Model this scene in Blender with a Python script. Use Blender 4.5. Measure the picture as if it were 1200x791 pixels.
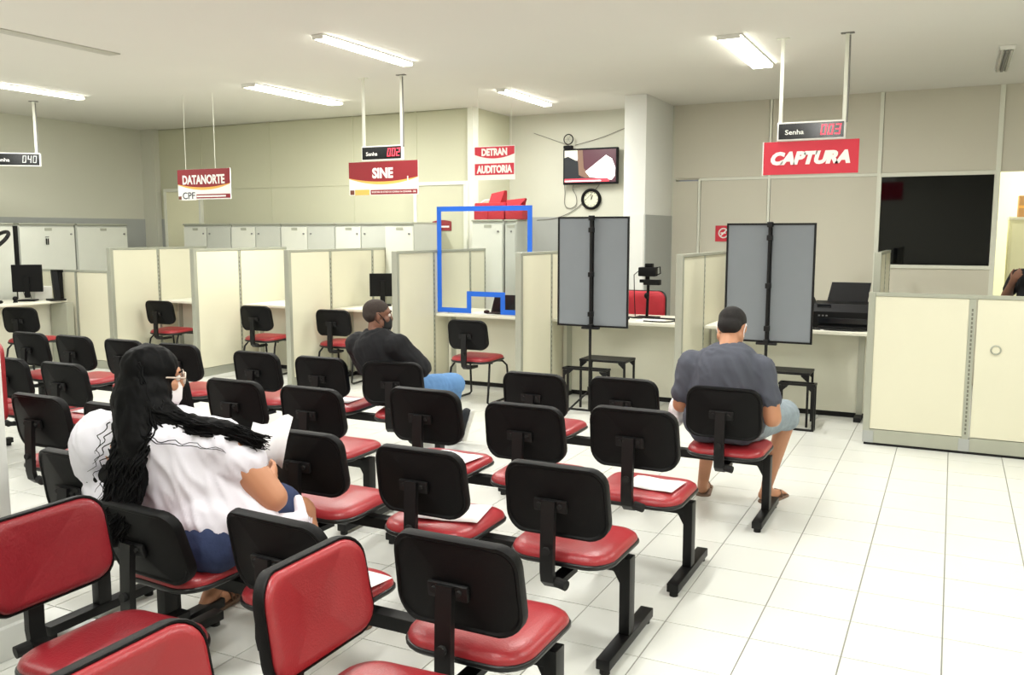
import bpy, bmesh, math, random
from mathutils import Vector, Matrix, Euler, noise
PI = math.pi
random.seed(7)
for o in list(bpy.data.objects):
    bpy.data.objects.remove(o, do_unlink=True)
SC = bpy.context.scene
COL = SC.collection

# ------------------------------------------------------------------ camera
cam_d = bpy.data.cameras.new('camera')
cam = bpy.data.objects.new('camera', cam_d)
COL.objects.link(cam)
cam_d.sensor_fit = 'HORIZONTAL'
cam_d.sensor_width = 36.0
cam_d.lens = 36.0 * 1034.2 / 1200.0
cam_d.clip_start = 0.02
cam.location = (0, 0, 1.66)
cam.rotation_euler = (PI / 2 - 0.118672, 0.0, 0.462354)
SC.camera = cam

# ------------------------------------------------------------------ world, exposure
world = bpy.data.worlds.new('world')
SC.world = world
world.use_nodes = True
world.node_tree.nodes['Background'].inputs[0].default_value = (0.9, 0.95, 1.0, 1)
world.node_tree.nodes['Background'].inputs[1].default_value = 0.25
SC.view_settings.view_transform = 'Standard'
SC.view_settings.look = 'None'
SC.view_settings.gamma = 1.0
SC.view_settings.use_curve_mapping = False
SC.view_settings.exposure = -0.13
LAMP_W = 46.0
LAMP_COL = (1.0, 0.995, 0.965)

# ------------------------------------------------------------------ materials
def lin(r, g, b):
    f = lambda c: (c / 255 / 12.92) if c / 255 <= 0.04045 else ((c / 255 + 0.055) / 1.055) ** 2.4
    return (f(r), f(g), f(b), 1.0)

def mat(name, rgb, rough=0.5, metal=0.0, var=0.06, scale=8.0, bump=0.0, bscale=60.0, emit=0.0, trans=0.0, spec=0.5, coat=0.0, stretch=None):
    m = bpy.data.materials.new(name)
    m.use_nodes = True
    nt = m.node_tree
    b = nt.nodes['Principled BSDF']
    c = lin(*rgb)
    b.inputs['Roughness'].default_value = rough
    b.inputs['Metallic'].default_value = metal
    b.inputs['Specular IOR Level'].default_value = spec
    b.inputs['Coat Weight'].default_value = coat
    b.inputs['Coat Roughness'].default_value = 0.15
    tc = nt.nodes.new('ShaderNodeTexCoord')
    mp = nt.nodes.new('ShaderNodeMapping')
    if stretch: mp.inputs['Scale'].default_value = stretch
    nt.links.new(tc.outputs['Object'], mp.inputs[0])
    n = nt.nodes.new('ShaderNodeTexNoise')
    n.inputs['Scale'].default_value = scale
    n.inputs['Detail'].default_value = 3
    nt.links.new(mp.outputs[0], n.inputs[0])
    mx = nt.nodes.new('ShaderNodeMix'); mx.data_type = 'RGBA'
    mx.inputs[6].default_value = tuple(x * (1 - var) for x in c[:3]) + (1,)
    mx.inputs[7].default_value = tuple(min(1, x * (1 + var)) for x in c[:3]) + (1,)
    nt.links.new(n.outputs[0], mx.inputs[0])
    nt.links.new(mx.outputs[2], b.inputs['Base Color'])
    if bump:
        n2 = nt.nodes.new('ShaderNodeTexNoise')
        n2.inputs['Scale'].default_value = bscale
        nt.links.new(mp.outputs[0], n2.inputs[0])
        bp = nt.nodes.new('ShaderNodeBump')
        bp.inputs['Strength'].default_value = bump
        bp.inputs['Distance'].default_value = 0.004
        nt.links.new(n2.outputs[0], bp.inputs['Height'])
        nt.links.new(bp.outputs[0], b.inputs['Normal'])
    if emit:
        b.inputs['Emission Color'].default_value = c
        b.inputs['Emission Strength'].default_value = emit
    if trans:
        b.inputs['Transmission Weight'].default_value = trans
        b.inputs['IOR'].default_value = 1.2
    return m

M = dict(
    ceil=mat('ceiling_paint', (226, 224, 216), 0.9, var=0.02, scale=1.2),
    wall=mat('wall_paint', (205, 205, 190), 0.85, var=0.03, scale=1.0, bump=0.05),
    dado=mat('grey_dado_paint', (166, 169, 166), 0.6, var=0.04, scale=2.0),
    column=mat('column_paint', (226, 227, 222), 0.7, var=0.03, scale=2.0),
    wpanel=mat('wall_panel', (200, 200, 175), 0.6, var=0.03, scale=1.5),
    wpanel2=mat('wall_panel_beige', (208, 204, 188), 0.6, var=0.03, scale=1.5),
    profile=mat('aluminium_profile_white', (228, 229, 215), 0.45, var=0.03),
    cream=mat('partition_cream', (221, 218, 195), 0.45, var=0.025, scale=2.5),
    alu=mat('aluminium_grey', (172, 174, 160), 0.4, metal=0.35, var=0.06),
    alud=mat('slotted_dark', (110, 110, 98), 0.5, var=0.15, scale=40),
    cab=mat('cabinet_white', (214, 216, 205), 0.5, var=0.03),
    cabd=mat('cabinet_grey', (190, 193, 184), 0.5, var=0.03),
    desk=mat('desk_top_white', (228, 226, 210), 0.35, var=0.03),
    deskfront=mat('desk_front', (214, 213, 196), 0.55, var=0.03, scale=2.0),
    grout=mat('grout', (140, 140, 132), 0.85, var=0.08, scale=5),
    tile=mat('floor_tile_white', (222, 223, 217), 0.22, var=0.03, scale=1.3, bump=0.04, bscale=7),
    vinyl=mat('red_vinyl', (158, 44, 50), 0.33, var=0.10, scale=6, bump=0.25, bscale=160),
    vinylw=mat('worn_red_vinyl', (128, 30, 38), 0.3, var=0.14, scale=7, bump=0.3, bscale=120),
    black=mat('black_plastic', (3, 3, 4), 0.55, spec=0.22, var=0.25, scale=30, bump=0.12, bscale=220),
    bracket=mat('black_bracket', (10, 10, 11), 0.5, spec=0.35, var=0.3, scale=20),
    piping=mat('black_piping', (16, 16, 17), 0.35, var=0.1),
    steel=mat('black_painted_steel', (4, 4, 5), 0.45, spec=0.35, var=0.2, scale=25),
    rubber=mat('rubber', (14, 14, 14), 0.8),
    bolt=mat('bolt_metal', (150, 150, 150), 0.3, metal=0.9),
    fabric=mat('grey_screen_fabric', (124, 129, 134), 0.9, var=0.05, scale=3, bump=0.1, bscale=300),
    paper=mat('paper_white', (246, 246, 246), 0.7, var=0.01),
    red=mat('sign_red', (206, 42, 62), 0.5, var=0.04),
    maroon=mat('sign_maroon', (140, 34, 42), 0.5, var=0.05),
    yellow=mat('sign_yellow', (242, 186, 96), 0.5, var=0.04),
    white=mat('sign_white', (244, 243, 238), 0.5, var=0.02),
    ink=mat('sign_ink', (44, 48, 62), 0.5),
    digits=mat('red_led', (255, 72, 92), 0.5, emit=1.6, var=0.0),
    digits_off=mat('pale_led', (205, 208, 206), 0.5, var=0.0),
    brown=mat('seal_brown', (112, 60, 44), 0.5),
    blue=mat('blue_tape', (28, 104, 220), 0.45, var=0.05),
    lamp=mat('lamp_tube', (255, 253, 240), 0.5, emit=22.0, var=0.0),
    lampbody=mat('lamp_body', (235, 235, 228), 0.4, var=0.02),
    lampoff=mat('unlit_tube', (190, 188, 176), 0.4, var=0.05),
    slot=mat('ceiling_slot', (120, 118, 112), 0.6),
    darkglass=mat('dark_glass', (3, 4, 7), 0.05, var=0.2, scale=2, spec=0.32),
    darkroom=mat('dark_room_wall', (22, 24, 28), 0.8),
    skin1=mat('skin_brown', (150, 104, 80), 0.55, var=0.06, scale=14),
    skin2=mat('skin_tan', (186, 132, 100), 0.5, var=0.05, scale=14),
    skin3=mat('skin_deep', (118, 80, 62), 0.55, var=0.06, scale=14),
    hair=mat('hair_black', (3, 3, 4), 0.6, var=0.4, scale=60, spec=0.12),
    hairs=mat('short_hair', (22, 18, 17), 0.8, var=0.35, scale=120, bump=0.6, bscale=400),
    hairf=mat('faded_hair', (52, 43, 38), 0.85, var=0.3, scale=60, bump=0.5, bscale=400),
    blouse=mat('white_blouse', (222, 220, 230), 0.85, var=0.02, scale=6, bump=0.15, bscale=30),
    tgrey=mat('grey_tshirt', (76, 79, 90), 0.9, var=0.12, scale=7, bump=0.3, bscale=26),
    tblack=mat('navy_tshirt', (8, 10, 15), 0.9, var=0.2, scale=7, bump=0.3, bscale=26),
    jeans=mat('blue_jeans', (92, 134, 182), 0.9, var=0.14, scale=14, bump=0.3, bscale=60),
    denim=mat('dark_denim', (38, 50, 84), 0.9, var=0.2, scale=20, bump=0.3, bscale=90),
    shorts=mat('grey_shorts', (140, 152, 160), 0.9, var=0.25, scale=22, bump=0.2, bscale=60),
    shoe=mat('dark_shoe', (34, 37, 41), 0.8, var=0.2, scale=30),
    sole=mat('sole', (210, 208, 200), 0.7),
    sandal=mat('sandal_brown', (120, 96, 78), 0.7, var=0.2, scale=20),
    mask=mat('face_mask', (238, 232, 232), 0.8),
    maskk=mat('face_mask_black', (20, 20, 22), 0.8),
    bag=mat('plastic_bag', (236, 238, 240), 0.35, var=0.02, bump=0.8, bscale=25),
    nylon=mat('red_nylon', (176, 34, 48), 0.6, var=0.12, scale=8, bump=0.3, bscale=30),
    card=mat('cardboard', (196, 150, 102), 0.8),
    lens=mat('camera_lens', (14, 14, 20), 0.08),
    clockf=mat('clock_face', (222, 224, 198), 0.5),
    screen=mat('monitor_screen', (16, 18, 22), 0.15),
    farwall=mat('bright_far_wall', (236, 234, 203), 0.7, var=0.02),
    frame_clear=mat('clear_pink_frame', (204, 186, 172), 0.25),
    sclera=mat('eye_white', (230, 226, 220), 0.3),
    iris=mat('eye_brown', (40, 24, 16), 0.2),
    lips=mat('lips', (140, 78, 70), 0.5),
)
def tvmat(name, rgb, e): return mat(name, rgb, 0.3, emit=e, var=0.0)
M['tv_white'] = tvmat('tv_white', (250, 250, 250), 1.0)
M['tv_plum'] = tvmat('tv_plum', (78, 40, 52), 0.5)
M['tv_dark'] = tvmat('tv_dark', (24, 28, 34), 0.4)
M['tv_skin'] = tvmat('tv_skin', (120, 94, 78), 0.4)
M['tv_wall'] = tvmat('tv_wall', (196, 196, 180), 0.7)
M['tv_red'] = tvmat('tv_red', (220, 60, 76), 0.8)
# clear acrylic: mostly see-through with a thin reflection
gm = bpy.data.materials.new('clear_acrylic'); gm.use_nodes = True
nt = gm.node_tree; nt.nodes.remove(nt.nodes['Principled BSDF'])
tr = nt.nodes.new('ShaderNodeBsdfTransparent'); tr.inputs[0].default_value = (0.97, 0.98, 0.98, 1)
gl = nt.nodes.new('ShaderNodeBsdfGlossy'); gl.inputs['Roughness'].default_value = 0.03
fr = nt.nodes.new('ShaderNodeFresnel'); fr.inputs[0].default_value = 1.35
mx = nt.nodes.new('ShaderNodeMixShader')
nt.links.new(fr.outputs[0], mx.inputs[0]); nt.links.new(tr.outputs[0], mx.inputs[1]); nt.links.new(gl.outputs[0], mx.inputs[2])
nt.links.new(mx.outputs[0], nt.nodes['Material Output'].inputs[0])
M['acrylic'] = gm

# ------------------------------------------------------------------ mesh helpers
def V(*a): return Vector(a)

class MB:
    """collects shapes and links them as ONE mesh object"""
    def __init__(s): s.v = []; s.f = []
    def add(s, vs, fs):
        n = len(s.v); s.v += [tuple(v) for v in vs]; s.f += [tuple(i + n for i in f) for f in fs]; return s
    def box(s, x0, x1, y0, y1, z0, z1, bev=0.0, mtx=None):
        if bev <= 0:
            vs = [(x, y, z) for z in (z0, z1) for y in (y0, y1) for x in (x0, x1)]
            fs = [(0, 2, 3, 1), (4, 5, 7, 6), (0, 1, 5, 4), (2, 6, 7, 3), (0, 4, 6, 2), (1, 3, 7, 5)]
        else:
            bm = bmesh.new(); bmesh.ops.create_cube(bm, size=1)
            for v in bm.verts:
                v.co = Vector(((x0 + x1) / 2 + v.co.x * (x1 - x0), (y0 + y1) / 2 + v.co.y * (y1 - y0), (z0 + z1) / 2 + v.co.z * (z1 - z0)))
            bmesh.ops.bevel(bm, geom=bm.edges[:], offset=bev, segments=2, profile=0.6, affect='EDGES')
            vs = [tuple(v.co) for v in bm.verts]; fs = [tuple(v.index for v in f.verts) for f in bm.faces]; bm.free()
        if mtx is not None: vs = [tuple(mtx @ Vector(v)) for v in vs]
        return s.add(vs, fs)
    def loft(s, rings, cap=True, closed=True):
        n = len(rings[0]); vs = [p for r in rings for p in r]; fs = []
        for i in range(len(rings) - 1):
            for j in range(n if closed else n - 1):
                k = (j + 1) % n
                fs.append((i * n + j, i * n + k, (i + 1) * n + k, (i + 1) * n + j))
        if cap:
            fs.append(tuple(range(n))[::-1]); fs.append(tuple((len(rings) - 1) * n + j for j in range(n)))
        return s.add(vs, fs)
    def tube(s, path, r, n=8, cap=True, flat=None):
        P = [Vector(p) for p in path]; rings = []; up = None
        for i, p in enumerate(P):
            t = (P[min(i + 1, len(P) - 1)] - P[max(i - 1, 0)]).normalized()
            if up is None:
                up = t.orthogonal().normalized()
            else:
                up = (up - t * up.dot(t)); up = up.normalized() if up.length > 1e-6 else t.orthogonal().normalized()
            b = t.cross(up)
            rr = r[i] if isinstance(r, (list, tuple)) else r
            rings.append([p + (up * math.cos(2 * PI * k / n) + b * math.sin(2 * PI * k / n)) * rr for k in range(n)])
        return s.loft(rings, cap)
    def cyl(s, p0, p1, r, n=16, r1=None): return s.tube([p0, p1], [r, r if r1 is None else r1], n)
    def bar(s, p0, p1, w, h):
        """square bar between two points"""
        p0 = Vector(p0); p1 = Vector(p1); t = (p1 - p0).normalized()
        ref = Vector((0, 0, 1)) if abs(t.z) < 0.9 else Vector((0, 1, 0))
        a = t.cross(ref).normalized(); b = a.cross(t)
        ring = lambda p: [p + a * x * w / 2 + b * y * h / 2 for x, y in ((-1, -1), (1, -1), (1, 1), (-1, 1))]
        return s.loft([ring(p0), ring(p1)])
    def ell(s, c, r, n=16, m=10, rot=None):
        c = Vector(c); R = rot.to_matrix() if rot else Matrix.Identity(3); rings = []
        for i in range(1, m):
            a = PI * i / m
            rings.append([c + R @ Vector((r[0] * math.sin(a) * math.cos(2 * PI * k / n), r[1] * math.sin(a) * math.sin(2 * PI * k / n), -r[2] * math.cos(a))) for k in range(n)])
        return s.loft(rings)
    def cap(s, p0, p1, r0, r1, side=None, k=1.0, n=14):
        """tapered capsule; radius along 'side' is multiplied by k"""
        p0 = Vector(p0); p1 = Vector(p1); t = (p1 - p0).normalized()
        a = Vector(side) if side else t.orthogonal(); a = (a - t * a.dot(t)).normalized(); b = t.cross(a); rings = []
        for i in range(1, 5):
            th = PI / 2 * i / 5 if i < 5 else PI / 2
            th = PI / 2 * i / 4
            rings.append((p0 - t * r0 * math.cos(th), r0 * math.sin(th)))
        for i in range(0, 4):
            th = PI / 2 * i / 4
            rings.append((p1 + t * r1 * math.sin(th), r1 * math.cos(th)))
        rr = [[c + (a * k * math.cos(2 * PI * q / n) + b * math.sin(2 * PI * q / n)) * r for q in range(n)] for c, r in rings]
        return s.loft(rr)
    def build(s, name, m, parent=None, smooth=False, loc=None, off=None):
        me = bpy.data.meshes.new(name)
        vs = s.v if off is None else [(v[0] - off[0], v[1] - off[1], v[2] - off[2]) for v in s.v]
        me.from_pydata(vs, [], s.f)
        bm = bmesh.new(); bm.from_mesh(me); bmesh.ops.recalc_face_normals(bm, faces=bm.faces[:]); bm.to_mesh(me); bm.free()
        me.materials.append(M[m] if isinstance(m, str) else m)
        if smooth:
            me.shade_smooth() if smooth is True else me.set_sharp_from_angle(angle=smooth)
            if smooth is not True: me.polygons.foreach_set('use_smooth', [True] * len(me.polygons))
        o = bpy.data.objects.new(name, me); COL.objects.link(o)
        if parent: o.parent = parent
        if loc: o.location = loc
        return o

SA = math.radians(38)
def tag(o, label=None, cat=None, group=None, kind=None):
    if label: o['label'] = label
    if cat: o['category'] = cat
    if group: o['group'] = group
    if kind: o['kind'] = kind
    return o
def thing(name, label, cat, loc=(0, 0, 0), rz=0.0, group=None):
    o = bpy.data.objects.new(name, None); COL.objects.link(o)
    o.empty_display_size = 0.05; o.location = loc; o.rotation_euler = (0, 0, rz)
    return tag(o, label, cat, group)
def dup(o, parent=None):
    c = o.copy(); COL.objects.link(c)
    if parent: c.parent = parent
    for ch in list(o.children): dup(ch, c)
    return c
def B(x0, x1, y0, y1, z0, z1, name, m, parent=None, bev=0.0):
    """one box as one object, origin in its middle of the floor side"""
    c = ((x0 + x1) / 2, (y0 + y1) / 2, z0)
    mb = MB().box(x0 - c[0], x1 - c[0], y0 - c[1], y1 - c[1], 0, z1 - z0, bev)
    return mb.build(name, m, parent, smooth=SA if bev else False, loc=c)
def S(o): o['kind'] = 'structure'; return o

def text(s, x, y, z, h, m, parent, name='lettering', width=None, shear=0.0, fat=0.0, depth=0.002, rotz=0.0):
    """lettering standing in the xz plane, read from -y; h = cap height"""
    cu = bpy.data.curves.new(name, 'FONT'); cu.body = s; cu.size = h / 0.72; cu.align_x = 'CENTER'; cu.shear = shear
    cu.offset = fat * h; cu.extrude = depth / 2; cu.resolution_u = 3
    o = bpy.data.objects.new(name, cu); COL.objects.link(o)
    bpy.context.view_layer.update()
    dg = bpy.context.evaluated_depsgraph_get()
    me = bpy.data.meshes.new_from_object(o.evaluated_get(dg)); bpy.data.objects.remove(o, do_unlink=True)
    xs = [v.co.x for v in me.vertices]; w = max(xs) - min(xs); k = (width / w) if width else 1.0; xm = (max(xs) + min(xs)) / 2
    for v in me.vertices:
        v.co = Vector(((v.co.x - xm) * k, -v.co.z, v.co.y))
    me.materials.clear(); me.materials.append(M[m])
    o = bpy.data.objects.new(name, me); COL.objects.link(o); o.location = (x, y, z); o.parent = parent
    return o

def rrect(w, h, r, n=6, taper=0.0):
    """outline of a rounded rectangle, w at the bottom, w*(1+taper) at the top"""
    pts = []
    for cx, cy, a0 in ((w / 2 - r, h / 2 - r, 0), (-w / 2 + r, h / 2 - r, PI / 2), (-w / 2 + r, -h / 2 + r, PI), (w / 2 - r, -h / 2 + r, 1.5 * PI)):
        for i in range(n + 1):
            a = a0 + PI / 2 * i / n
            x = cx + r * math.cos(a); y = cy + r * math.sin(a)
            pts.append((x * (1 + taper * (y / h + 0.5)), y))
    return pts
def disc(outline, layers, fn):
    """rings of a rounded slab: layers = (inset metres or negative-scale, depth); fn maps (u, v, depth) to 3D"""
    mb = MB(); R = []; layers = list(layers)
    for end in (0, -1):
        s0, d0 = layers[end]
        if s0 < 0:
            more = [(s0 * q, d0) for q in (.78, .58, .38, .18, .04) if -s0 * q > .015]
            layers = (more[::-1] + layers) if end == 0 else (layers + more)
    mw = max(abs(p[0]) for p in outline); mh = max(abs(p[1]) for p in outline)
    for inset, d in layers:
        if inset < 0: sx = sy = -inset
        else: sx = (mw - inset) / mw; sy = (mh - inset) / mh
        R.append([fn(x * sx, y * sy, d) for x, y in outline])
    return mb.loft(R)
# ------------------------------------------------------------------ structure: room
HC = 3.2; T = 0.35609; GX = -1.02630; GY = 3.17857
XL, XR, YF, YB1, YB2 = -11.15, 3.6, -3.0, 9.82, 10.8
floor = S(B(XL - .3, XR + .2, YF - .2, 14.6, -0.15, -0.004, 'floor', 'grout'))
# floor tiles: one object each where the photograph shows them, the rest joined
CX, CY, CZ, FP = 0.0, 0.0, 1.66, 1034.2
fw = Vector((-math.sin(.462354) * math.cos(.118672), math.cos(.462354) * math.cos(.118672), -math.sin(.118672)))
rt = Vector((math.cos(.462354), math.sin(.462354), 0)); upv = rt.cross(fw)
tiles = []
for c in range(-32, 14):
    for r in range(-18, 32):
        x = GX + c * T; y = GY + r * T
        if x < XL or x + T > XR or y < YF or y + T > 14.5: continue
        d = Vector((x + T / 2, y + T / 2, -CZ)); w = d.dot(fw)
        vis = w > 0.5 and abs(d.dot(rt) / w * FP) < 640 and abs(d.dot(upv) / w * FP) < 430 and y < 8.1
        tiles.append(((d.length if vis else 1e3 + d.length), x, y))
tiles.sort()
g = 0.0027
tmesh = None
rest = MB()
for i, (k, x, y) in enumerate(tiles):
    if i < 300:
        if tmesh is None:
            t0 = MB().box(g, T - g, g, T - g, -0.008, 0.0, 0.0012).build('tile', 'tile', floor); tmesh = t0.data; o = t0
        else:
            o = bpy.data.objects.new('tile', tmesh); COL.objects.link(o); o.parent = floor
        fl = floor.location
        o.location = (x - fl.x, y - fl.y, random.uniform(-.0002, .0002) - fl.z)
    else:
        rest.box(x + g, x + T - g, y + g, y + T - g, -0.008, 0.0)
o = rest.build('distant_tiles', 'tile', floor); o.location = -floor.location; o['kind'] = 'stuff'

ceiling = S(B(XL - .3, XR + .2, YF - .2, 14.6, HC, HC + .15, 'ceiling', 'ceil'))
S(B(XL - .2, XL, YF, YB1 + .2, 0, HC, 'wall_left', 'wall'))
S(B(XR, XR + .2, YF, 14.4, 0, HC, 'wall_right', 'wall'))
S(B(XL, XR, YF - .2, YF, 0, HC, 'wall_front', 'wall'))
S(B(XL, XL + .27, YB1 - .1, YB1, 0, HC, 'trim_1', 'wall'))            # corner pilaster
S(B(XL, XL + .012, YF, YB1 - .1, 0, 1.86, 'trim_2', 'dado'))          # grey lower paint of the left wall
S(B(XL + .27, XL + .9, YB1 - .012, YB1 - .002, 0, 1.86, 'trim_3', 'dado'))

def panel_wall(name, x0, x1, y, xs, zs, m, pm='profile'):
    """divider wall: panels between slim profiles; xs = profile positions, zs = rail heights"""
    w = S(B(x0, x1, y + .02, y + .1, 0, HC, name, m))
    wl = w.location
    X = sorted(set([x0] + [a for a in xs if x0 < a < x1] + [x1])); Z = [0.0] + zs + [HC]
    return w, X, Z
def fill_panels(w, X, Z, y, m, skip=(), pw=0.03, pm='profile'):
    wl = w.location
    for i in range(len(X) - 1):
        for j in range(len(Z) - 1):
            if (i, j) in skip: continue
            a0, a1, b0, b1 = X[i] + pw / 2, X[i + 1] - pw / 2, Z[j] + (pw / 2 if j else 0), Z[j + 1] - pw / 2
            c = ((a0 + a1) / 2, y + .012, b0)
            MB().box(a0 - c[0], a1 - c[0], -.01, .01, 0, b1 - b0, 0.002).build('panel', m, w, loc=(c[0] - wl.x, c[1] - wl.y, c[2] - wl.z))
    for a in X[1:-1]:
        c = (a, y + .01, 0)
        MB().box(-pw / 2, pw / 2, -.016, .01, 0, HC, 0.002).build('upright_profile', pm, w, loc=(c[0] - wl.x, c[1] - wl.y, 0))
    for z in Z[1:-1]:
        c = ((X[0] + X[-1]) / 2, y + .01, z)
        MB().box(X[0] - c[0], X[-1] - c[0], -.018, .01, -pw / 2, pw / 2, 0.002).build('rail', pm, w, loc=(c[0] - wl.x, c[1] - wl.y, z))
# wall at the back of the booths
wb, X, Z = panel_wall('wall_back', XL, -5.47, YB1, [-10.03, -8.72, -7.28, -6.28], [2.30], 'wpanel')
fill_panels(wb, X, Z, YB1, 'wpanel', pm='wpanel')
# end trim with the tall white profile
S(B(-5.50, -5.42, YB1 - .03, YB1 + .1, 0, HC, 'trim_4', 'profile'))
# return wall, then the wall with the television
S(B(-5.50, -5.42, YB1 + .1, YB2, 0, HC, 'wall_return', 'wpanel'))
S(B(-5.50, -3.12, YB2, YB2 + .15, 0, HC, 'wall_television', 'wall'))
S(B(-5.42, -3.40, YB2 - .012, YB2 - .001, 0, 1.86, 'trim_5', 'dado'))
# column
S(B(-3.43, -3.17, 9.75, YB2, 0, HC, 'column', 'column', bev=.006))
S(B(-3.172, -3.160, 9.76, YB2, 0, 1.86, 'trim_6', 'dado'))
S(B(-3.42, -3.18, 9.738, 9.749, 0, 1.86, 'trim_15', 'column'))
# right-hand back wall
wr, X, Z = panel_wall('wall_back_right', -3.17, .40, YB2, [-2.83, -1.99, -.80], [2.30], 'wpanel2')
wr.data.materials[0] = M['wpanel2']
bpy.data.objects.remove(wr, do_unlink=True)
wr = S(B(-3.17, .40, YB2 + .02, YB2 + .1, 2.30, HC, 'wall_back_right', 'wpanel2'))
wl = wr.location
def wp(name, m, a0, a1, b0, b1, y0=YB2 - .002, y1=YB2 + .02):
    c = ((a0 + a1) / 2, (y0 + y1) / 2, b0)
    return MB().box(a0 - c[0], a1 - c[0], y0 - c[1], y1 - c[1], 0, b1 - b0, .002).build(name, m, wr, loc=(c[0] - wl.x, c[1] - wl.y, c[2] - wl.z))
for a0, a1 in ((-3.16, -2.0), (-1.985, -.80), (-.78, .38)):
    wp('panel', 'wpanel2', a0 + .012, a1 - .012, 2.318, HC)
for a0, a1 in ((-3.16, -2.83), (-2.815, -2.0), (-1.985, -.80)):
    wp('panel', 'wpanel2', a0 + .012, a1 - .012, 0, 2.282, y1=YB2 + .1)
wp('panel', 'wpanel2', -.77, .36, 0, 1.27, y1=YB2 + .1)
for a in (-2.822, -1.992): wp('upright_profile', 'profile', a - .014, a + .014, 0, HC if a > -2 else 2.3, y0=YB2 - .016)
wp('upright_profile', 'profile', -.812, -.772, 0, HC, y0=YB2 - .018)
wp('upright_profile', 'profile', .352, .40, 0, HC, y0=YB2 - .018)
wp('rail', 'profile', -2.82, .399, 2.284, 2.316, y0=YB2 - .013)
S(B(.40, XR, YB2, YB2 + .1, 2.30, HC, 'wall_lintel', 'wpanel2'))
S(B(1.7, XR, YB2, YB2 + .1, 0, 2.30, 'wall_back_far_right', 'wpanel2'))
# dark window
win = S(B(-.775, .355, YB2 + .03, YB2 + .045, 1.29, 2.285, 'window_1', 'darkglass'))
def wf(a0, a1, b0, b1):
    c = win.location
    return MB().box(a0 - c.x, a1 - c.x, YB2 - .02 - c.y, YB2 + .05 - c.y, b0 - 1.29, b1 - 1.29, .003).build('window_frame', 'profile', win)
wf(-.79, .37, 1.262, 1.30); wf(-.79, .37, 2.272, 2.30); wf(-.79, -.765, 1.30, 2.272); wf(.345, .37, 1.30, 2.272)
# rooms beyond: dark one behind the window, bright one behind the opening
S(B(-1.0, -.96, YB2 + .1, 13.2, 0, HC, 'wall_office_left', 'darkroom'))
S(B(.36, .40, YB2 + .1, 13.2, 0, HC, 'wall_office_right', 'farwall'))
S(B(-1.0, XR, 13.2, 13.3, 0, HC, 'wall_far', 'farwall'))
# doors: corner door on the left, door beside the red-bag cabinet
def door(name, x0, x1, z1, y, m, hx):
    d = S(B(x0, x1, y - .045, y - .012, 0.01, z1, name, m))
    c = d.location
    def p(n, mm, a0, a1, y0, y1, b0, b1): MB().box(a0 - c.x, a1 - c.x, y0 - c.y, y1 - c.y, b0 - c.z, b1 - c.z, .003).build(n, mm, d)
    p('door_frame', 'profile', x0 - .05, x0 - .003, y - .06, y - .005, 0.01, z1 + .002)
    p('door_frame', 'profile', x1 + .003, x1 + .05, y - .06, y - .005, 0.01, z1 + .002)
    p('door_frame', 'profile', x0 - .05, x1 + .05, y - .06, y - .005, z1 + .003, z1 + .05)
    p('door_handle', 'bolt', hx, hx + .11, y - .085, y - .07, 1.0, 1.02)
    p('door_handle', 'bolt', hx, hx + .02, y - .085, y - .045, 1.0, 1.02)
door('door_1', -10.72, -10.06, 2.26, YB1, 'farwall', -10.2)
door('door_2', -6.24, -5.55, 2.25, YB1, 'wpanel', -5.72)
# pillar at the left edge with its stepped skirting
S(B(-3.85, -3.27, 1.45, 2.14, 0, HC, 'pillar', 'column', bev=.01))
S(B(-3.87, -3.245, 1.43, 2.16, 0, .30, 'baseboard_pillar', 'column', bev=.006))
S(B(-3.89, -3.22, 1.41, 2.185, 0, .13, 'baseboard_pillar_step', 'column', bev=.006))

# ------------------------------------------------------------------ ceiling lights
def lamp(x, y, L, label, cat_group, lit=True, w=.12, seen=True, power=None):
    t = thing('ceiling_light', label, 'ceiling light', (x, y, HC), 0, cat_group)
    MB().box(-w / 2, w / 2, -L / 2, L / 2, -.012, -.001, .003).build('housing', 'lampbody', t)
    if lit:
        MB().box(-w * .44, w * .44, -L / 2 + .02, L / 2 - .02, -.034, -.0125, .010).build('diffuser', 'lamp', t, smooth=SA)
    else:
        for sx in (-.035, .035): MB().cyl((sx, -L / 2 + .03, -.04), (sx, L / 2 - .03, -.04), .013, 10).build('tube', 'lampoff', t, smooth=True)
        MB().box(-.012, .012, -L / 2 + .02, L / 2 - .02, -.05, -.028).build('louvre', 'slot', t)
    for yy in (-L / 2 + .008, L / 2 - .008): MB().box(-w / 2 + .01, w / 2 - .01, yy - .008, yy + .008, -.036, -.012, .002).build('end_cap', 'lampbody', t)
    if lit:
        ld = bpy.data.lights.new('tube_light', 'AREA'); ld.shape = 'RECTANGLE'; ld.size = .1; ld.size_y = L - .1
        ld.energy = LAMP_W if power is None else power; ld.color = LAMP_COL
        lo = bpy.data.objects.new('tube_light', ld); COL.objects.link(lo); lo.parent = t; lo.location = (0, 0, -.042)
    return t
LG = None
lamp(-4.55, 6.36, 1.30, 'lit strip light on ceiling nearest the camera, left of centre', 'ceiling light')
lamp(-9.02, 6.40, 1.35, 'lit strip light on ceiling at the far left edge', 'ceiling light')
lamp(-6.68, 7.98, 1.50, 'glaring strip light on ceiling above the SINE and DATANORTE booths', 'ceiling light', w=.2, power=LAMP_W * 1.3)
lamp(-4.47, 9.32, 1.25, 'small far strip light on ceiling above the red bags', 'ceiling light')
lamp(-1.67, 7.85, 1.40, 'glaring strip light on ceiling left of the CAPTURA sign rods', 'ceiling light', w=.2, power=LAMP_W * 1.3)
lamp(.31, 9.13, 1.10, 'unlit twin-tube light on ceiling above the dark window', 'ceiling light', lit=False, w=.13)
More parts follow.
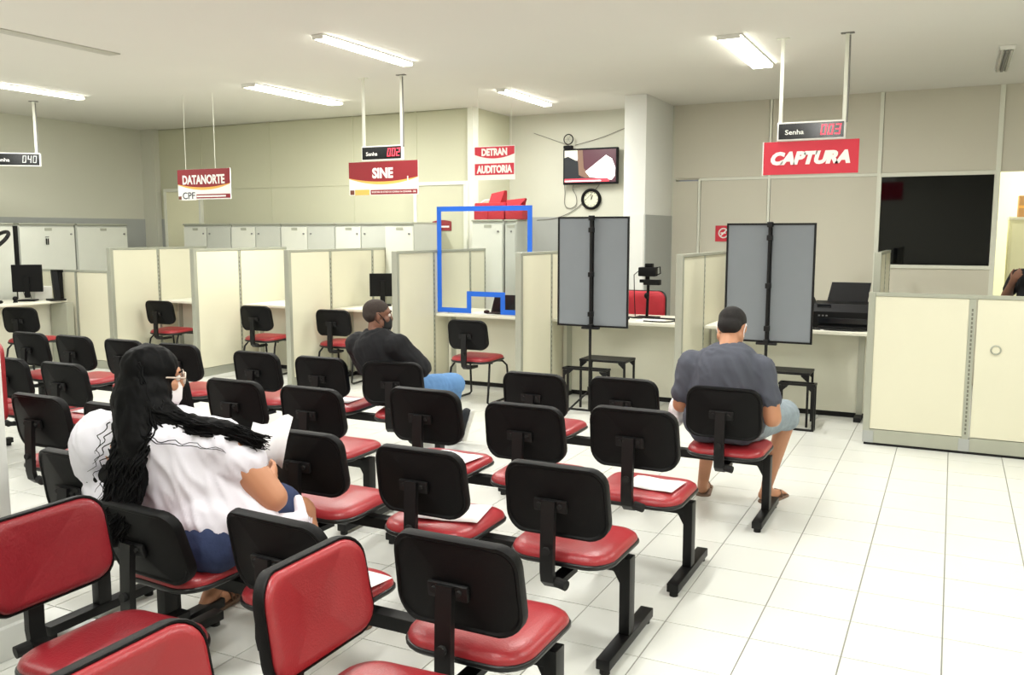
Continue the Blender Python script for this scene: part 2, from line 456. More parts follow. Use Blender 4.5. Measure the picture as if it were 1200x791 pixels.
# rows of the same lights outside the frame
k = 0
for x, y in ((-7.6, 4.2), (-4.6, 3.4), (-1.7, 4.6), (-4.6, .6), (-1.7, 1.6), (1.2, 6.0), (1.2, 3.0), (1.2, .2), (-1.7, -1.2), (-7.6, 1.0)):
    lamp(x, y, 1.3, 'strip light on ceiling over the seats, outside the photograph', None)
    k += 1
for o in COL.objects:
    if o.name.startswith('ceiling_light') and 'outside' in o.get('label', ''): o['group'] = 'ceiling lights over the seats behind the view'
ld = thing('ceiling_light', 'strip light inside the bright room behind the opening', 'ceiling light', (1.6, 12.0, HC))
MB().box(-.1, .1, -.6, .6, -.04, -.001, .004).build('housing', 'lampbody', ld)
l2 = bpy.data.lights.new('tube_light', 'AREA'); l2.shape = 'RECTANGLE'; l2.size = .1; l2.size_y = 1.2; l2.energy = 95; l2.color = LAMP_COL
lo = bpy.data.objects.new('tube_light', l2); COL.objects.link(lo); lo.parent = ld; lo.location = (0, 0, -.06)
# empty slot where a fixture was
o = B(-6.70, -6.56, 4.45, 5.55, HC - .010, HC, 'ceiling_slot_cover', 'lampoff', bev=.003); tag(o, 'grey unlit slot in the ceiling at upper left', 'ceiling fitting')

# ------------------------------------------------------------------ office partitions and counters
YP = 7.35; PH = 1.475
def partition(x, yj, y1, label, h=PH, y0=YP, extra=None):
    """free-standing divider running away from the hall: posts, cream panels, rails"""
    t = thing('booth_partition', label, 'partition', (x, y0, 0))
    cuts = [0.0] + [a - y0 for a in yj] + [y1 - y0]
    for i in range(len(cuts) - 1):
        a, b = cuts[i], cuts[i + 1]
        MB().box(-.018, .018, a + .03, b - .014, .10, h - .03, .003).build('panel', 'cream', t)
        p = MB().box(-.022, .022, b - .014, b + .014, 0, h - .012).build('post', 'alu', t)
        s = MB()
        n = 26
        for q in range(n):
            z = .12 + (h - .2) * q / n
            s.box(.0222, .0235, b - .005, b + .005, z, z + .024)
        s.build('slot_strip', 'alud', p)
        MB().box(-.02, .02, a + .03, b - .014, .0, .095, .002).build('base_plate', 'alu', t)
    MB().box(-.03, .03, -.02, .028, 0, h, .004).build('end_post', 'alu', t)
    MB().box(-.024, .024, .0285, cuts[-1] + .016, h - .028, h - .001, .003).build('top_rail', 'alu', t)
    MB().cyl((0, .0, 0), (0, .0, .012), .028, 12).build('levelling_foot', 'rubber', t)
    return t
partition(-9.05, [8.05], 8.86, 'booth partition leftmost of the tall ones, beside the low left divider')
partition(-7.69, [8.05], 8.88, 'booth partition left of the chair under the DATANORTE sign')
partition(-6.33, [8.05, 8.86], 9.22, 'booth partition between the second and third booths from the left')
partition(-4.96, [8.05, 8.84], 9.2, 'booth partition left of the blue tape outline')
partition(-3.59, [8.05], 8.86, 'booth partition right of the blue tape, behind the left grey screen')
partition(-2.07, [8.11], 8.95, 'booth partition between the two grey screens')
partition(-.62, [9.5], 10.2, 'booth partition standing behind the low cream divider', y0=8.8)

def counter(x0, x1, y0, y1, label, zt=.80, yf=None):
    t = thing('counter', label, 'counter', ((x0 + x1) / 2, y0, 0))
    w = (x1 - x0) / 2; d = y1 - y0
    MB().box(-w, w, 0, d, zt - .03, zt, .006).build('worktop', 'desk', t)
    f = .24 if yf is None else yf
    MB().box(-w + .01, w - .01, f, f + .02, .05, zt - .032, .002).build('front_panel', 'deskfront', t)
    for sx in (-w + .08, w - .10):
        MB().box(sx - .025, sx + .025, f - .018, f - .002, .04, zt - .032, .002).build('upright', 'alu', t)
        MB().box(sx - .03, sx + .03, .06, d - .06, 0, .04, .003).build('foot', 'rubber', t)
    MB().box(-w + .01, w - .01, f + .025, f + .04, 0, .048).build('kick_plate', 'rubber', t)
    return t
counter(-9.02, -7.72, 8.07, 8.80, 'counter in the booth behind the leftmost visitor chair of the tall booths')
counter(-7.66, -6.36, 8.07, 8.80, 'counter in the booth under the DATANORTE sign')
counter(-6.30, -4.99, 8.07, 8.80, 'counter in the booth under the SINE sign')
counter(-4.93, -3.62, 8.07, 8.80, 'counter under the blue tape outline')
counter(-3.56, -2.10, 8.07, 8.90, 'counter behind the left grey screen holding the camera stand')
counter(-2.04, -.585, 8.10, 8.95, 'counter behind the right grey screen holding the printer')

# low divider at right in the foreground
t = thing('low_divider', 'low cream divider of wide panels at the right edge', 'partition', (-.55, 7.36, 0))
HR = 1.2
for i, (a, b) in enumerate(((0.0, .70), (.70, 1.40), (1.40, 2.1))):
    MB().box(a + .03, b - .025, -.018, .018, .13, HR - .03, .003).build('panel', 'cream', t)
    MB().box(a + .03, b - .025, -.02, .02, .02, .125, .002).build('base_plate', 'alu', t)
    c = MB().box(b - .025, b + .02, -.021, .021, .03, HR - .012).build('post', 'alu', t)
    s = MB()
    for q in range(30):
        z = .15 + (HR - .24) * q / 30
        s.box(b - .008, b + .004, -.0225, -.021, z, z + .02)
    s.build('slot_strip', 'alud', c)
    MB().box(b - .045, b + .03, -.024, .024, 0.02, .115, .003).build('corner_block', 'dado', t)
MB().box(-.02, .03, -.024, .024, .02, HR, .003).build('end_post', 'alu', t)
MB().box(-.02, .06, -.026, .026, .02, .115, .003).build('corner_block', 'dado', t)
MB().box(.0305, 2.12, -.025, .025, HR - .028, HR - .001, .003).build('top_rail', 'alu', t)
MB().box(-.01, 2.1, -.012, .012, 0, .02).build('kick_plate', 'rubber', t)
gr = MB()
pts = []
gr.loft([[(.865 + r * math.cos(a * PI / 12), y, .80 + r * math.sin(a * PI / 12)) for a in range(24)] for r, y in ((.037, -.019), (.037, -.026), (.030, -.028), (.026, -.022), (.026, -.019))], cap=False)
gr.build('cable_grommet', 'alu', t, smooth=SA)
MB().cyl((.865, -.019, .80), (.865, -.0205, .80), .026, 24).build('grommet_cap', 'cream', t)
for z in (.25, .5, .75, 1.0):
    MB().box(-.0215, -.019, -.008, .008, z, z + .05).build('post_slot', 'alud', t)

# low left divider and its desk
t = thing('low_divider', 'low cream divider at the left beside the computer desk', 'partition', (-10.4, 7.36, 0))
for a, b in ((0, .74), (.74, 1.32)):
    MB().box(a + .02, b - .02, -.018, .018, .10, 1.17, .003).build('panel', 'cream', t)
    MB().box(b - .02, b + .012, -.022, .022, 0, 1.19).build('post', 'alu', t)
    MB().box(a + .02, b - .02, -.02, .02, 0, .095, .002).build('base_plate', 'alu', t)
MB().box(0, 1.33, -.024, .024, 1.175, 1.20, .003).build('top_rail', 'alu', t)
t = thing('corner_desk', 'white desk at far left with a black monitor on it', 'desk', (-9.78, 6.9, 0))
MB().box(-.72, 0, -1.5, .40, .80, .83, .008).build('worktop', 'desk', t)
MB().box(-.24, -.22, -1.45, .38, .04, .80, .002).build('front_panel', 'deskfront', t)
MB().box(-.19, .10, .30, .40, 0, .797, .004).build('side_panel', 'alu', t)
MB().box(-.65, -.6, -1.4, -1.35, 0, .80).build('leg', 'alu', t)
MB().box(-.65, -.6, .3, .35, 0, .80).build('leg', 'alu', t)

# ------------------------------------------------------------------ cabinets
def cabinet(x, y, w, h, d, label, doors=2, rz=0.0, tag_door=0, m='cab', m2='cabd'):
    t = thing('office_cabinet', label, 'cabinet', (x, y, 0), rz)
    MB().box(-w / 2, w / 2, 0, d, 0.05, h, .004).build('body', 'cabd', t)
    MB().box(-w / 2 + .02, w / 2 - .02, .03, d - .02, 0, .05).build('plinth', 'rubber', t)
    MB().box(-w / 2 + .001, w / 2 - .001, -.028, d + .004, h, h + .022, .004).build('top_board', 'alu', t)
    for i in range(doors):
        a = -w / 2 + w / doors * i; b = a + w / doors
        dr = MB().box(a + .008, b - .008, -.02, -.001, .08, h - .03, .003).build('door', m if i == tag_door else m2, t)
        kx = b - .06 if i % 2 == 0 else a + .06
        MB().cyl((kx, -.02, h - .12), (kx, -.032, h - .12), .012, 12).build('lock', 'bolt', dr)
        if i == tag_door:
            MB().box((a + b) / 2 - .04, (a + b) / 2 + .06, -.024, -.02, h - .075, h - .04, .001).build('label_holder', 'alu', dr)
    return t
for i, (a, b) in enumerate(((-9.94, -9.04), (-9.03, -8.15), (-8.14, -7.24), (-7.23, -6.41))):
    cabinet((a + b) / 2, 9.36, b - a, 1.76, .42, ['grey-white cabinet leftmost in the row along the back wall', 'grey-white cabinet second from left along the back wall', 'grey-white cabinet third from left along the back wall', 'grey-white cabinet fourth from left, behind the SINE booth'][i])
cabinet(-6.10, 9.15, .42, 1.76, .60, 'narrow pale cabinet standing forward under the SINE sign', doors=1)
cabinet(-10.62, 7.68, .80, 1.755, .45, 'white cabinet with hanging keys by the left wall', doors=1, rz=PI / 2)
cabinet(-10.62, 8.52, .82, 1.755, .45, 'white cabinet without keys by the left wall', doors=1, rz=PI / 2)
cabinet(-10.62, 6.80, .82, 1.755, .45, 'pale cabinet by the left wall behind the black hose loop', doors=1, rz=PI / 2)
B(-10.61, -10.59, 7.21, 7.26, .9, 1.74, 'gap_cover', 'steel'); tag(bpy.data.objects['gap_cover'], 'black strip between two white cabinets at the left wall', 'strip')
cabinet(-5.02, 9.42, .42, 1.79, .38, 'tall white cabinet under the red bags', doors=1)
cabinet(-4.72, 9.44, .15, 1.79, .36, 'narrow grey cabinet beside the red-bag cabinet', doors=1, m='cabd')
k = thing('key_bunch', 'bunch of keys hanging from the white cabinet by the left wall', 'keys', (-10.585, 7.66, 1.60))
MB().tube([(.02 * math.cos(a * PI / 6), .02 * math.sin(a * PI / 6), 0) for a in range(12)], .003, 6).build('ring', 'steel', k)
for s in (-.015, .012): MB().box(-.002, .002, s - .008, s + .008, -.10, -.02, .001).build('key', 'steel', k)
# ------------------------------------------------------------------ signs
def senha(x, y, z, w, h, digits, label, dm='digits', word='Senha', split=True):
    t = thing('queue_display', label, 'display', (x, y, z))
    MB().box(-w / 2, w / 2, -.02, .02, 0, h, .004).build('case', 'white', t)
    MB().box(-w / 2 + .012, w / 2 - .012, -.024, -.019, .012, h - .012).build('screen', 'screen', t)
    text(word, -w * .24, -.025, h * .33, h * .26, 'white', t, width=w * .28, fat=.02)
    SEG = {'0': 'abcdef', '2': 'abged', '3': 'abgcd', '1': 'bc', '4': 'fgbc', '8': 'abcdefg'}
    dw, dh = h * .28, h * .56; st = dh * .13
    for i, ch in enumerate(digits):
        mb = MB(); x0 = w * .14 + i * dw * 1.32; z0 = h * .24
        sh = lambda px, pz: (x0 + px + (pz) * .12, pz + z0)
        R = dict(a=(0, dw, dh - st, dh), d=(0, dw, 0, st), g=(0, dw, dh / 2 - st / 2, dh / 2 + st / 2), f=(0, st, dh / 2, dh), b=(dw - st, dw, dh / 2, dh), e=(0, st, 0, dh / 2), c=(dw - st, dw, 0, dh / 2))
        for s_ in SEG[ch]:
            a0, a1, b0, b1 = R[s_]; g_ = st * .12
            q = [sh(a0 + g_, b0 + g_), sh(a1 - g_, b0 + g_), sh(a1 - g_, b1 - g_), sh(a0 + g_, b1 - g_)]
            mb.loft([[(p[0], -.0245, p[1]) for p in q], [(p[0], -.0265, p[1]) for p in q]])
        mb.build('digit', dm, t)
    return t
def rods(t, xs, z0, z1, dark):
    for i, x in enumerate(xs):
        MB().box(x - .014, x + .014, -.008, .008, z0, z1).build('rod', 'profile', t)
        MB().box(x - .05, x + .05, -.02, .02, z1 - .008, z1, .002).build('ceiling_plate', 'profile' if not i else 'slot', t)
    MB().tube([(xs[1] + .022, -.004, z0 - .02), (xs[1] + .024, -.006, z0 + .25), (xs[1] + .02, -.006, z1 - .02)], .007, 6).build('cable', 'slot', t)
def sign(x, y, z, w, h, label, wires=None):
    t = thing('hanging_sign', label, 'sign', (x, y, z))
    return t
SY = 7.50
def pw(v): return v
# CAPTURA
s1 = sign(-1.07, SY, 2.125, .73, .26, 'bright red hanging sign reading CAPTURA')
MB().box(-.365, .365, -.008, .008, 0, .262, .002).build('board', 'red', s1)
MB().box(-.372, -.364, -.01, .01, -.003, .265).build('edge_strip', 'white', s1)
text('CAPTURA', 0, -.010, .085, .092, 'white', s1, width=.61, shear=.25, fat=.095)
d1 = senha(-1.07, SY, 2.392, .52, .145, '003', 'black queue display reading Senha and red digits above the CAPTURA sign')
rods(d1, (-.24, .245), .145, HC - 2.392, True)
# SINE
def curved(t, w, h, lines):
    MB().box(-w / 2, w / 2, -.005, .005, 0, h, .001).build('board', 'white', t)
    n = 24
    def band(name, m, top, bot, y):
        vs = []; fs = []
        for i in range(n + 1):
            u = -1 + 2 * i / n; x = u * w / 2
            vs += [(x, y, top(u)), (x, y, bot(u))]
        for i in range(n): fs.append((2 * i, 2 * i + 1, 2 * i + 3, 2 * i + 2))
        m0 = MB(); m0.add(vs, fs); m0.add([(a, b + .0012, c) for a, b, c in vs], fs); m0.build(name, m, t)
    arc = lambda u: h * (.40 + .12 * u * u)
    band('yellow_band', 'yellow', lambda u: arc(u) + .002, lambda u: arc(u) - h * .09 * (1 - .8 * u * u), -.0062)
    band('maroon_field', 'maroon', lambda u: h - .001, arc, -.0078)
s2 = sign(-5.19, SY, 2.035, .83, .35, 'large maroon and white hanging sign reading SINE')
curved(s2, .835, .335, None)
text('SINE', 0, -.009, .172, .098, 'white', s2, width=.25, fat=.055)
MB().box(-.405, -.355, -.0075, -.005, .006, .052).build('seal', 'brown', s2)
MB().box(-.345, -.165, -.0075, -.005, .002, .056).build('yellow_panel', 'yellow', s2)
MB().box(-.15, .41, -.0075, -.005, .006, .052).build('maroon_strip', 'maroon', s2)
text('SECRETARIA DE ESTADO DO GOVERNO DA CIDADANIA - SINE', .13, -.0085, .021, .018, 'white', s2, width=.53, fat=.0)
text('i', .30, -.009, .135, .05, 'white', s2, name='small_mark', fat=.05)
d2 = senha(-5.19, SY, 2.378, .49, .145, '002', 'black queue display reading Senha and red digits above the SINE sign')
rods(d2, (-.225, .232), .145, HC - 2.378, True)
# DATANORTE
s3 = sign(-7.63, SY, 2.03, .80, .34, 'maroon and white hanging sign reading DATANORTE with CPF label')
curved(s3, .80, .34, None)
text('DATANORTE', 0, -.009, .176, .098, 'white', s3, width=.64, fat=.05)
MB().box(-.34, -.12, -.0085, -.005, -.008, .10).build('paper_label', 'white', s3)
text('CPF', -.23, -.0095, .008, .078, 'ink', s3, width=.19, fat=.01)
MB().box(-.395, -.35, -.0075, -.005, .004, .04).build('seal', 'brown', s3)
MB().box(-.115, .395, -.0072, -.005, .012, .058).build('maroon_strip', 'maroon', s3)
MB().box(-.11, .33, -.0082, -.005, .026, .044).build('pale_strip', 'white', s3)
for x in (-.27, .18): MB().cyl((x, 0, .34), (x, 0, HC - 2.03), .0022, 6).build('wire', 'profile', s3)
# DETRAN / AUDITORIA
s4 = sign(-4.47, 8.55, 2.22, .49, .35, 'red and white hanging sign reading DETRAN and AUDITORIA')
MB().box(-.245, .245, -.005, .005, 0, .36, .001).build('board', 'white', s4)
n = 16; vs = []; fs = []
for i in range(n + 1):
    u = -1 + 2 * i / n; vs += [(u * .24, -.0065, .352), (u * .24, -.0065, .228 + .045 * u * u)]
for i in range(n): fs.append((2 * i, 2 * i + 1, 2 * i + 3, 2 * i + 2))
mb = MB(); mb.add(vs, fs); mb.add([(a, b + .001, c) for a, b, c in vs], fs); mb.build('red_field', 'red', s4)
MB().box(-.24, .235, -.0075, -.005, .055, .175).build('red_field', 'red', s4)
text('DETRAN', 0, -.0085, .262, .072, 'white', s4, width=.31, fat=.075)
text('AUDITORIA', 0, -.0085, .078, .076, 'white', s4, width=.43, fat=.075)
for x in (-.2, .2): MB().cyl((x, 0, .36), (x, 0, HC - 2.22), .0022, 6).build('wire', 'profile', s4)
# left display, seen from its right part, slightly turned
d3 = senha(-10.02, 6.9, 2.44, .56, .155, '040', 'pale queue display cut by the left edge, unlit digits', dm='digits_off')
d3.rotation_euler[2] = math.radians(38)
rods(d3, (-.24, .235), .155, HC - 2.44, True)
# small wall signs
t = thing('door_sign', 'small red plate on the door beside the blue tape', 'sign', (-5.87, YB1 - .05, 1.68))
n = 12; vs = []; fs = []
for i in range(n + 1):
    u = -1 + 2 * i / n; vs += [(u * .14, -.004, .0), (u * .14, -.004, .115 + .02 * (1 - u * u))]
vs2 = [(a, .003, c) for a, b, c in vs]; m2 = len(vs)
for i in range(n): fs.append((2 * i, 2 * i + 1, 2 * i + 3, 2 * i + 2))
mb = MB(); mb.add(vs, fs); mb.add(vs2, fs); mb.build('plate', 'maroon', t)
MB().box(-.11, .11, -.006, -.004, .04, .062).build('lettering_bar', 'white', t)
t = thing('no_smoking_sign', 'red no-smoking sign on wall left of the right grey screen', 'sign', (-2.51, YB2 - .012, 1.55))
MB().box(-.10, .10, -.004, .004, 0, .19, .001).build('plate', 'red', t)
MB().tube([(.055 * math.cos(a * PI / 12), -.007, .10 + .055 * math.sin(a * PI / 12)) for a in range(25)], .008, 6).build('ring', 'white', t)
MB().bar((-.04, -.007, .06), (.04, -.007, .14), .008, .014).build('slash', 'white', t)
MB().box(-.035, .03, -.007, -.004, .094, .108).build('cigarette', 'white', t)

# television, clock, cables
t = thing('television', 'wall television showing a white sheet, beside the column', 'television', (-4.21, YB2 - .10, 2.27))
t.rotation_euler[2] = 0.0
MB().box(-.372, .372, -.025, .03, 0, .455, .008).build('frame', 'black', t)
MB().box(-.08, .08, .03, .09, .12, .34).build('wall_bracket', 'steel', t)
MB().box(-.35, .35, -.029, -.024, .025, .432).build('screen', 'tv_plum', t)
def poly(name, m, pts, y=-.0305):
    mb = MB(); mb.loft([[(x, y, z) for x, z in pts], [(x, y + .0012, z) for x, z in pts]]); mb.build(name, m, t)
poly('screen_image', 'tv_wall', [(-.35, .432), (-.35, .33), (-.17, .30), (-.15, .432)])
poly('screen_image', 'tv_dark', [(-.35, .34), (-.35, .08), (-.12, .08), (-.15, .28), (-.30, .355)], -.0315)
poly('screen_image', 'tv_skin', [(-.17, .432), (-.15, .12), (-.06, .08), (.04, .08), (-.08, .2), (-.10, .432)], -.0325)
poly('screen_image', 'tv_white', [(-.06, .16), (.22, .36), (.30, .31), (.345, .2), (.34, .1), (.30, .05), (.0, .09)], -.0335)
poly('screen_image', 'tv_red', [(-.345, .03), (-.345, .072), (.25, .072), (.27, .03)], -.034)
poly('screen_image', 'tv_white', [(-.34, .036), (-.34, .05), (.15, .05), (.16, .036)], -.0350)
t = thing('clip_fan', 'small round black ring fan on top of the television corner', 'fan', (-4.52, YB2 - .10, 2.728))
MB().box(-.06, .06, -.03, .03, 0, .04, .008).build('base', 'black', t)
MB().tube([(.063 * math.cos(a * PI / 12), 0, .12 + .063 * math.sin(a * PI / 12)) for a in range(25)], .007, 8).build('ring', 'black', t, smooth=True)
for a in range(6):
    MB().cyl((0, 0, .12), (.06 * math.cos(a * PI / 3), 0, .12 + .06 * math.sin(a * PI / 3)), .0016, 6).build('spoke', 'bolt', t)
t = thing('wall_clock', 'round black-rimmed wall clock under the television', 'clock', (-4.23, YB2 - .005, 2.085))
ang = [a * PI / 16 for a in range(32)]
MB().loft([[(r * math.cos(a), y, r * math.sin(a)) for a in ang] for r, y in ((.135, 0), (.135, -.03), (.12, -.042), (.102, -.035), (.100, -.012))], cap=False).build('rim', 'black', t, smooth=True)
MB().cyl((0, -.001, 0), (0, -.014, 0), .104, 32).build('face', 'clockf', t)
MB().bar((0, -.017, -.01), (.022, -.017, .052), .006, .004).build('hour_hand', 'black', t)
MB().bar((0, -.019, -.01), (.002, -.019, .07), .004, .003).build('minute_hand', 'black', t)
for a in range(12):
    MB().box(-.003, .003, -.017, -.014, .08, .092, mtx=Matrix.Rotation(a * PI / 6, 4, 'Y')).build('hour_mark', 'black', t)
def cable(pts, r, label, m='slot'):
    P = [Vector(p) for p in pts]; out = []
    for i in range(len(P) - 1):
        p0 = P[max(i - 1, 0)]; p1 = P[i]; p2 = P[i + 1]; p3 = P[min(i + 2, len(P) - 1)]
        for k in range(6):
            t_ = k / 6
            out.append(0.5 * ((2 * p1) + (-p0 + p2) * t_ + (2 * p0 - 5 * p1 + 4 * p2 - p3) * t_ ** 2 + (-p0 + 3 * p1 - 3 * p2 + p3) * t_ ** 3))
    out.append(P[-1])
    o = MB().tube(out, r, 6).build('cable', m, smooth=True); tag(o, label, 'cable'); return o
yc = YB2 - .016
cable([(-4.56, yc, 2.72), (-4.62, yc, 2.5), (-4.60, yc, 2.2), (-4.60, yc, 2.02), (-4.52, yc, 1.97), (-4.44, yc, 2.02), (-4.44, yc, 2.12), (-4.49, yc, 2.22), (-4.48, yc, 2.27)], .005, 'thin cable looping down from the television left side')
cable([(-4.12, yc, 2.27), (-4.18, yc, 2.2), (-4.36, yc, 2.03), (-4.52, yc, 1.92), (-4.75, yc, 1.84), (-5.0, yc, 1.82)], .005, 'thin cable running from television behind the clock to lower left')
cable([(-4.55, yc, 2.78), (-4.8, yc, 2.87), (-5.05, yc, 2.96)], .0035, 'thin cable rising left from the television fan')
cable([(-4.46, yc, 2.78), (-4.1, yc, 2.86), (-3.75, yc, 2.97), (-3.46, yc, 3.02)], .0035, 'thin cable rising right from the fan to the column')

# ------------------------------------------------------------------ benches
BO = rrect(.435, .292, .075, 6, -.04)
def shellf(tilt):
    ct, st = math.cos(tilt), math.sin(tilt)
    def f(u, v, d):
        y = d + .95 * u * u + .25 * v * v
        return (u, y * ct - (v + .02) * st, (v + .02) * ct + y * st)
    return f
TILT = math.radians(9)
def bench_seat(parent, x, up=0.0, rz=0.0, tilt=None, seatm='vinyl', dy=0.0):
    """seat + backrest + bracket at x along the beam; faces +y"""
    tl = TILT if tilt is None else tilt
    # seat
    so = rrect(.43, .42, .10, 6, .04)
    def sf(u, v, d): return (u, v, d - .35 * max(0, v - .10) ** 2 * 2 + .12 * u * u)
    se = disc(so, [(.012, -.012), (.002, 0), (0, .014), (.006, .028), (.022, .040), (.05, .047), (-.6, .052), (-.2, .053)], sf).build('seat', seatm, parent, smooth=True)
    se.location = (x, -.035, .402); se.rotation_euler = (math.radians(1.0), 0, rz)
    sb = disc(so, [(-.2, -.018), (-.8, -.018), (.02, -.018), (-1.0, -.012), (-1.025, -.006), (-1.025, .004), (.0, .008)], sf).build('seat_base', 'piping', se, smooth=True)
    # backrest
    bz = .662 + up
    f = shellf(tl)
    bk = disc(BO, [(-.2, -.0), (-.8, -.0), (.016, .000), (.010, -.007), (.002, -.007), (0, 0), (0, .024), (.002, .029), (.007, .030), (.010, .018), (-.5, .018)], f).build('backrest', 'black', parent, smooth=SA)
    bk.location = (x, -.275 + dy, bz - .02); bk.rotation_euler = (0, 0, rz)
    disc(BO, [(-.5, .020), (.011, .020), (.009, .030), (.014, .040), (.027, .046), (-.75, .049), (-.3, .050)], f).build('back_pad', seatm, bk, smooth=True)
    # bracket
    br = MB()
    br.box(-.068, .068, -.020, -.002, -.028, .022, .008, mtx=Matrix.Rotation(tl, 4, 'X'))
    w = .027
    path = [(-.026, .018), (-.032, -.06), (-.036, -.16), (-.038, -.25), (-.030, -.29), (.0, -.315), (.06, -.322), (.20, -.322)]
    rings = []
    for i, (py, pz) in enumerate(path):
        a = Vector(path[min(i + 1, len(path) - 1)]) - Vector(path[max(i - 1, 0)]); a.normalize(); nrm = Vector((-a.y, a.x)) * .012
        rings.append([(-w, py - nrm.x, pz - nrm.y), (w, py - nrm.x, pz - nrm.y), (w, py + nrm.x, pz + nrm.y), (-w, py + nrm.x, pz + nrm.y)])
    br.loft(rings)
    bo = br.build('back_bracket', 'bracket', parent, smooth=SA); bo.location = (x, -.275 + dy, bz); bo.rotation_euler = (0, 0, rz)
    for sx in (-.042, .042):
        MB().cyl((sx, -.018, 0), (sx, -.030, -.002), .009, 10).build('bolt', 'rubber', bo)
    MB().cyl((0, -.045, -.17), (0, -.062, -.17), .016, 14).build('adjusting_knob', 'rubber', bo)
    MB().cyl((.03, -.02, -.295), (.075, -.03, -.30), .02, 14).build('end_knob', 'rubber', bo)
    return se
def bench(label, x0, y, xs, group=None, legs=None, rz=0.0, rots=None, tilts=None, dys=None, ups=None, seatm='vinyl'):
    """beam seating; x0 = right end, xs = seat centres (world x, or along-beam coordinate)"""
    t = thing('waiting_bench', label, 'bench', (x0, y, 0), rz)
    L = [x - x0 for x in xs]
    xa = min(L) - .21; xb = max(L) + .21
    MB().box(xa, xb, -.03, .03, .318, .368, .004).build('beam', 'steel', t)
    lx = legs if legs else (xb + .0, xa)
    for q, x in enumerate(lx):
        lg = MB()
        lg.box(x - .022, x + .022, -.032, .032, .035, .378, .003)
        lg.box(x - .028, x + .028, -.27, .27, .022, .062, .004)
        s_ = -1 if q == 0 else 1
        lg.loft([[(x + s_ * a, yy, z) for a, z in ((.02, .335), (.075, .335), (.05, .305), (.02, .25))] for yy in (-.012, .012)])
        lo = lg.build('leg', 'steel', t, smooth=SA)
        for yy in (-.245, .245):
            MB().cyl((x, yy, 0), (x, yy, .024), .020, 12).build('foot_leveller', 'rubber', lo, smooth=SA)
    for i, x in enumerate(L):
        bench_seat(t, x, rz=(rots[i] if rots else 0), tilt=(tilts[i] if tilts else None), dy=(dys[i] if dys else 0), up=(ups[i] if ups else 0), seatm=seatm)
        MB().box(x - .07, x + .07, -.08, .07, .366, .386).build('mount_plate', 'steel', t)
    return t
r_ = math.radians
R1, R2, R3, R4 = 5.12, 4.06, 3.24, 2.40
bench('front-row bench, rightmost, with the man in the grey T-shirt', -.93, R1, [-1.11, -1.70, -2.28], ups=[-.01, 0, -.01], tilts=[r_(4), r_(9), r_(9)])
bench('front-row bench with the man in dark T-shirt and jeans', -3.13, R1, [-3.32, -3.93, -4.52], rots=[r_(16), r_(3), 0], ups=[-.01, -.015, -.015])
bench('front-row bench at left nearest the booths, beyond the woman', -5.12, R1, [-5.30, -5.90, -6.49, -7.05])
bench('second-row bench with a white paper on its rightmost seat, behind the man in grey', -1.06, R2, [-1.28, -1.84, -2.41], ups=[.05, .02, .05])
bench('second-row bench in the middle, its right leg below the aisle', -2.99, R2, [-3.15, -3.71, -4.30])
bench('second-row bench at far left', -4.98, R2, [-5.20, -5.78, -6.35])
bench('third-row bench, its right end seat empty beside the aisle', -1.10, R3, [-1.31, -1.92, -2.52], ups=[-.02, -.025, -.015])
bench('third-row bench at far left behind the woman', -2.98, R3, [-3.15, -3.72, -4.29])
bench('nearest forward-facing bench where the woman sits', -1.03, R4, [-1.26, -1.94, -2.52], rots=[0, r_(-3), r_(-4)], tilts=[r_(9), r_(12), r_(16)], ups=[-.03, -.065, -.095], dys=[0, 0, -.04])
bench('nearest bench at far left beside the pillar', -2.84, R4 + .1, [-3.03])
# side benches facing right: beam runs away from the camera
bench('side bench facing right with two red backrests in the foreground', -1.245, 1.97, [-1.06, -.46], rz=-PI / 2)
bench('side bench facing right at the bottom left corner, worn red seat', -2.15, 1.97, [-1.90, -1.30], rz=-PI / 2, dys=[-.09, -.09], seatm='vinylw')

# papers laid on seats
def sheet(x, y, z, w, h, rz, label, fold=0.0, name='paper_sheet', rx=0.0):
    n = 8; R = []
    mb = MB(); vs = []; fs = []
    for i in range(n + 1):
        for j in range(2):
            u = -w / 2 + w * i / n; v = -h / 2 + h * j
            vs.append((u, v, fold * max(0, u / w) ** 2 * 2 + .002 * math.sin(i * 1.1)))
    for i in range(n): fs.append((2 * i, 2 * i + 1, 2 * i + 3, 2 * i + 2))
    mb.add(vs, fs); k = len(vs)
    o = mb.build(name, 'paper', smooth=True); o.location = (x, y, z); o.rotation_euler = (rx, 0, rz)
    md = o.modifiers.new('thickness', 'SOLIDIFY'); md.thickness = .0012
    tag(o, label, 'paper'); return o
SZ = .461
sheet(-1.23, R2 - .06, SZ, .25, .20, r_(-4), 'white sheet on the red seat behind the man in grey')
sheet(-2.36, R2 - .05, SZ, .28, .20, r_(-6), 'white sheet on second-row seat beside the man with jeans')
sheet(-1.88, R3 - .04, SZ, .29, .24, r_(12), 'large white sheet on the third-row middle seat')
sheet(-3.66, R2 - .05, SZ, .27, .20, r_(8), 'white sheet on second-row seat right of the woman')
sheet(-3.92, R1 - .05, SZ, .27, .20, r_(4), 'white sheet on front-row seat left of the man with jeans')
sheet(-1.86, R4 - .02, SZ + .001, .30, .22, r_(-10), 'white sheet on the seat just beyond the narrow red backrest')
sheet(-4.2, R3 - .05, SZ, .28, .20, r_(5), 'white sheet on the third-row seat left of the woman')
sheet(-5.14, R2 - .05, SZ, .27, .20, r_(5), 'white sheet on the second-row seat at far left')

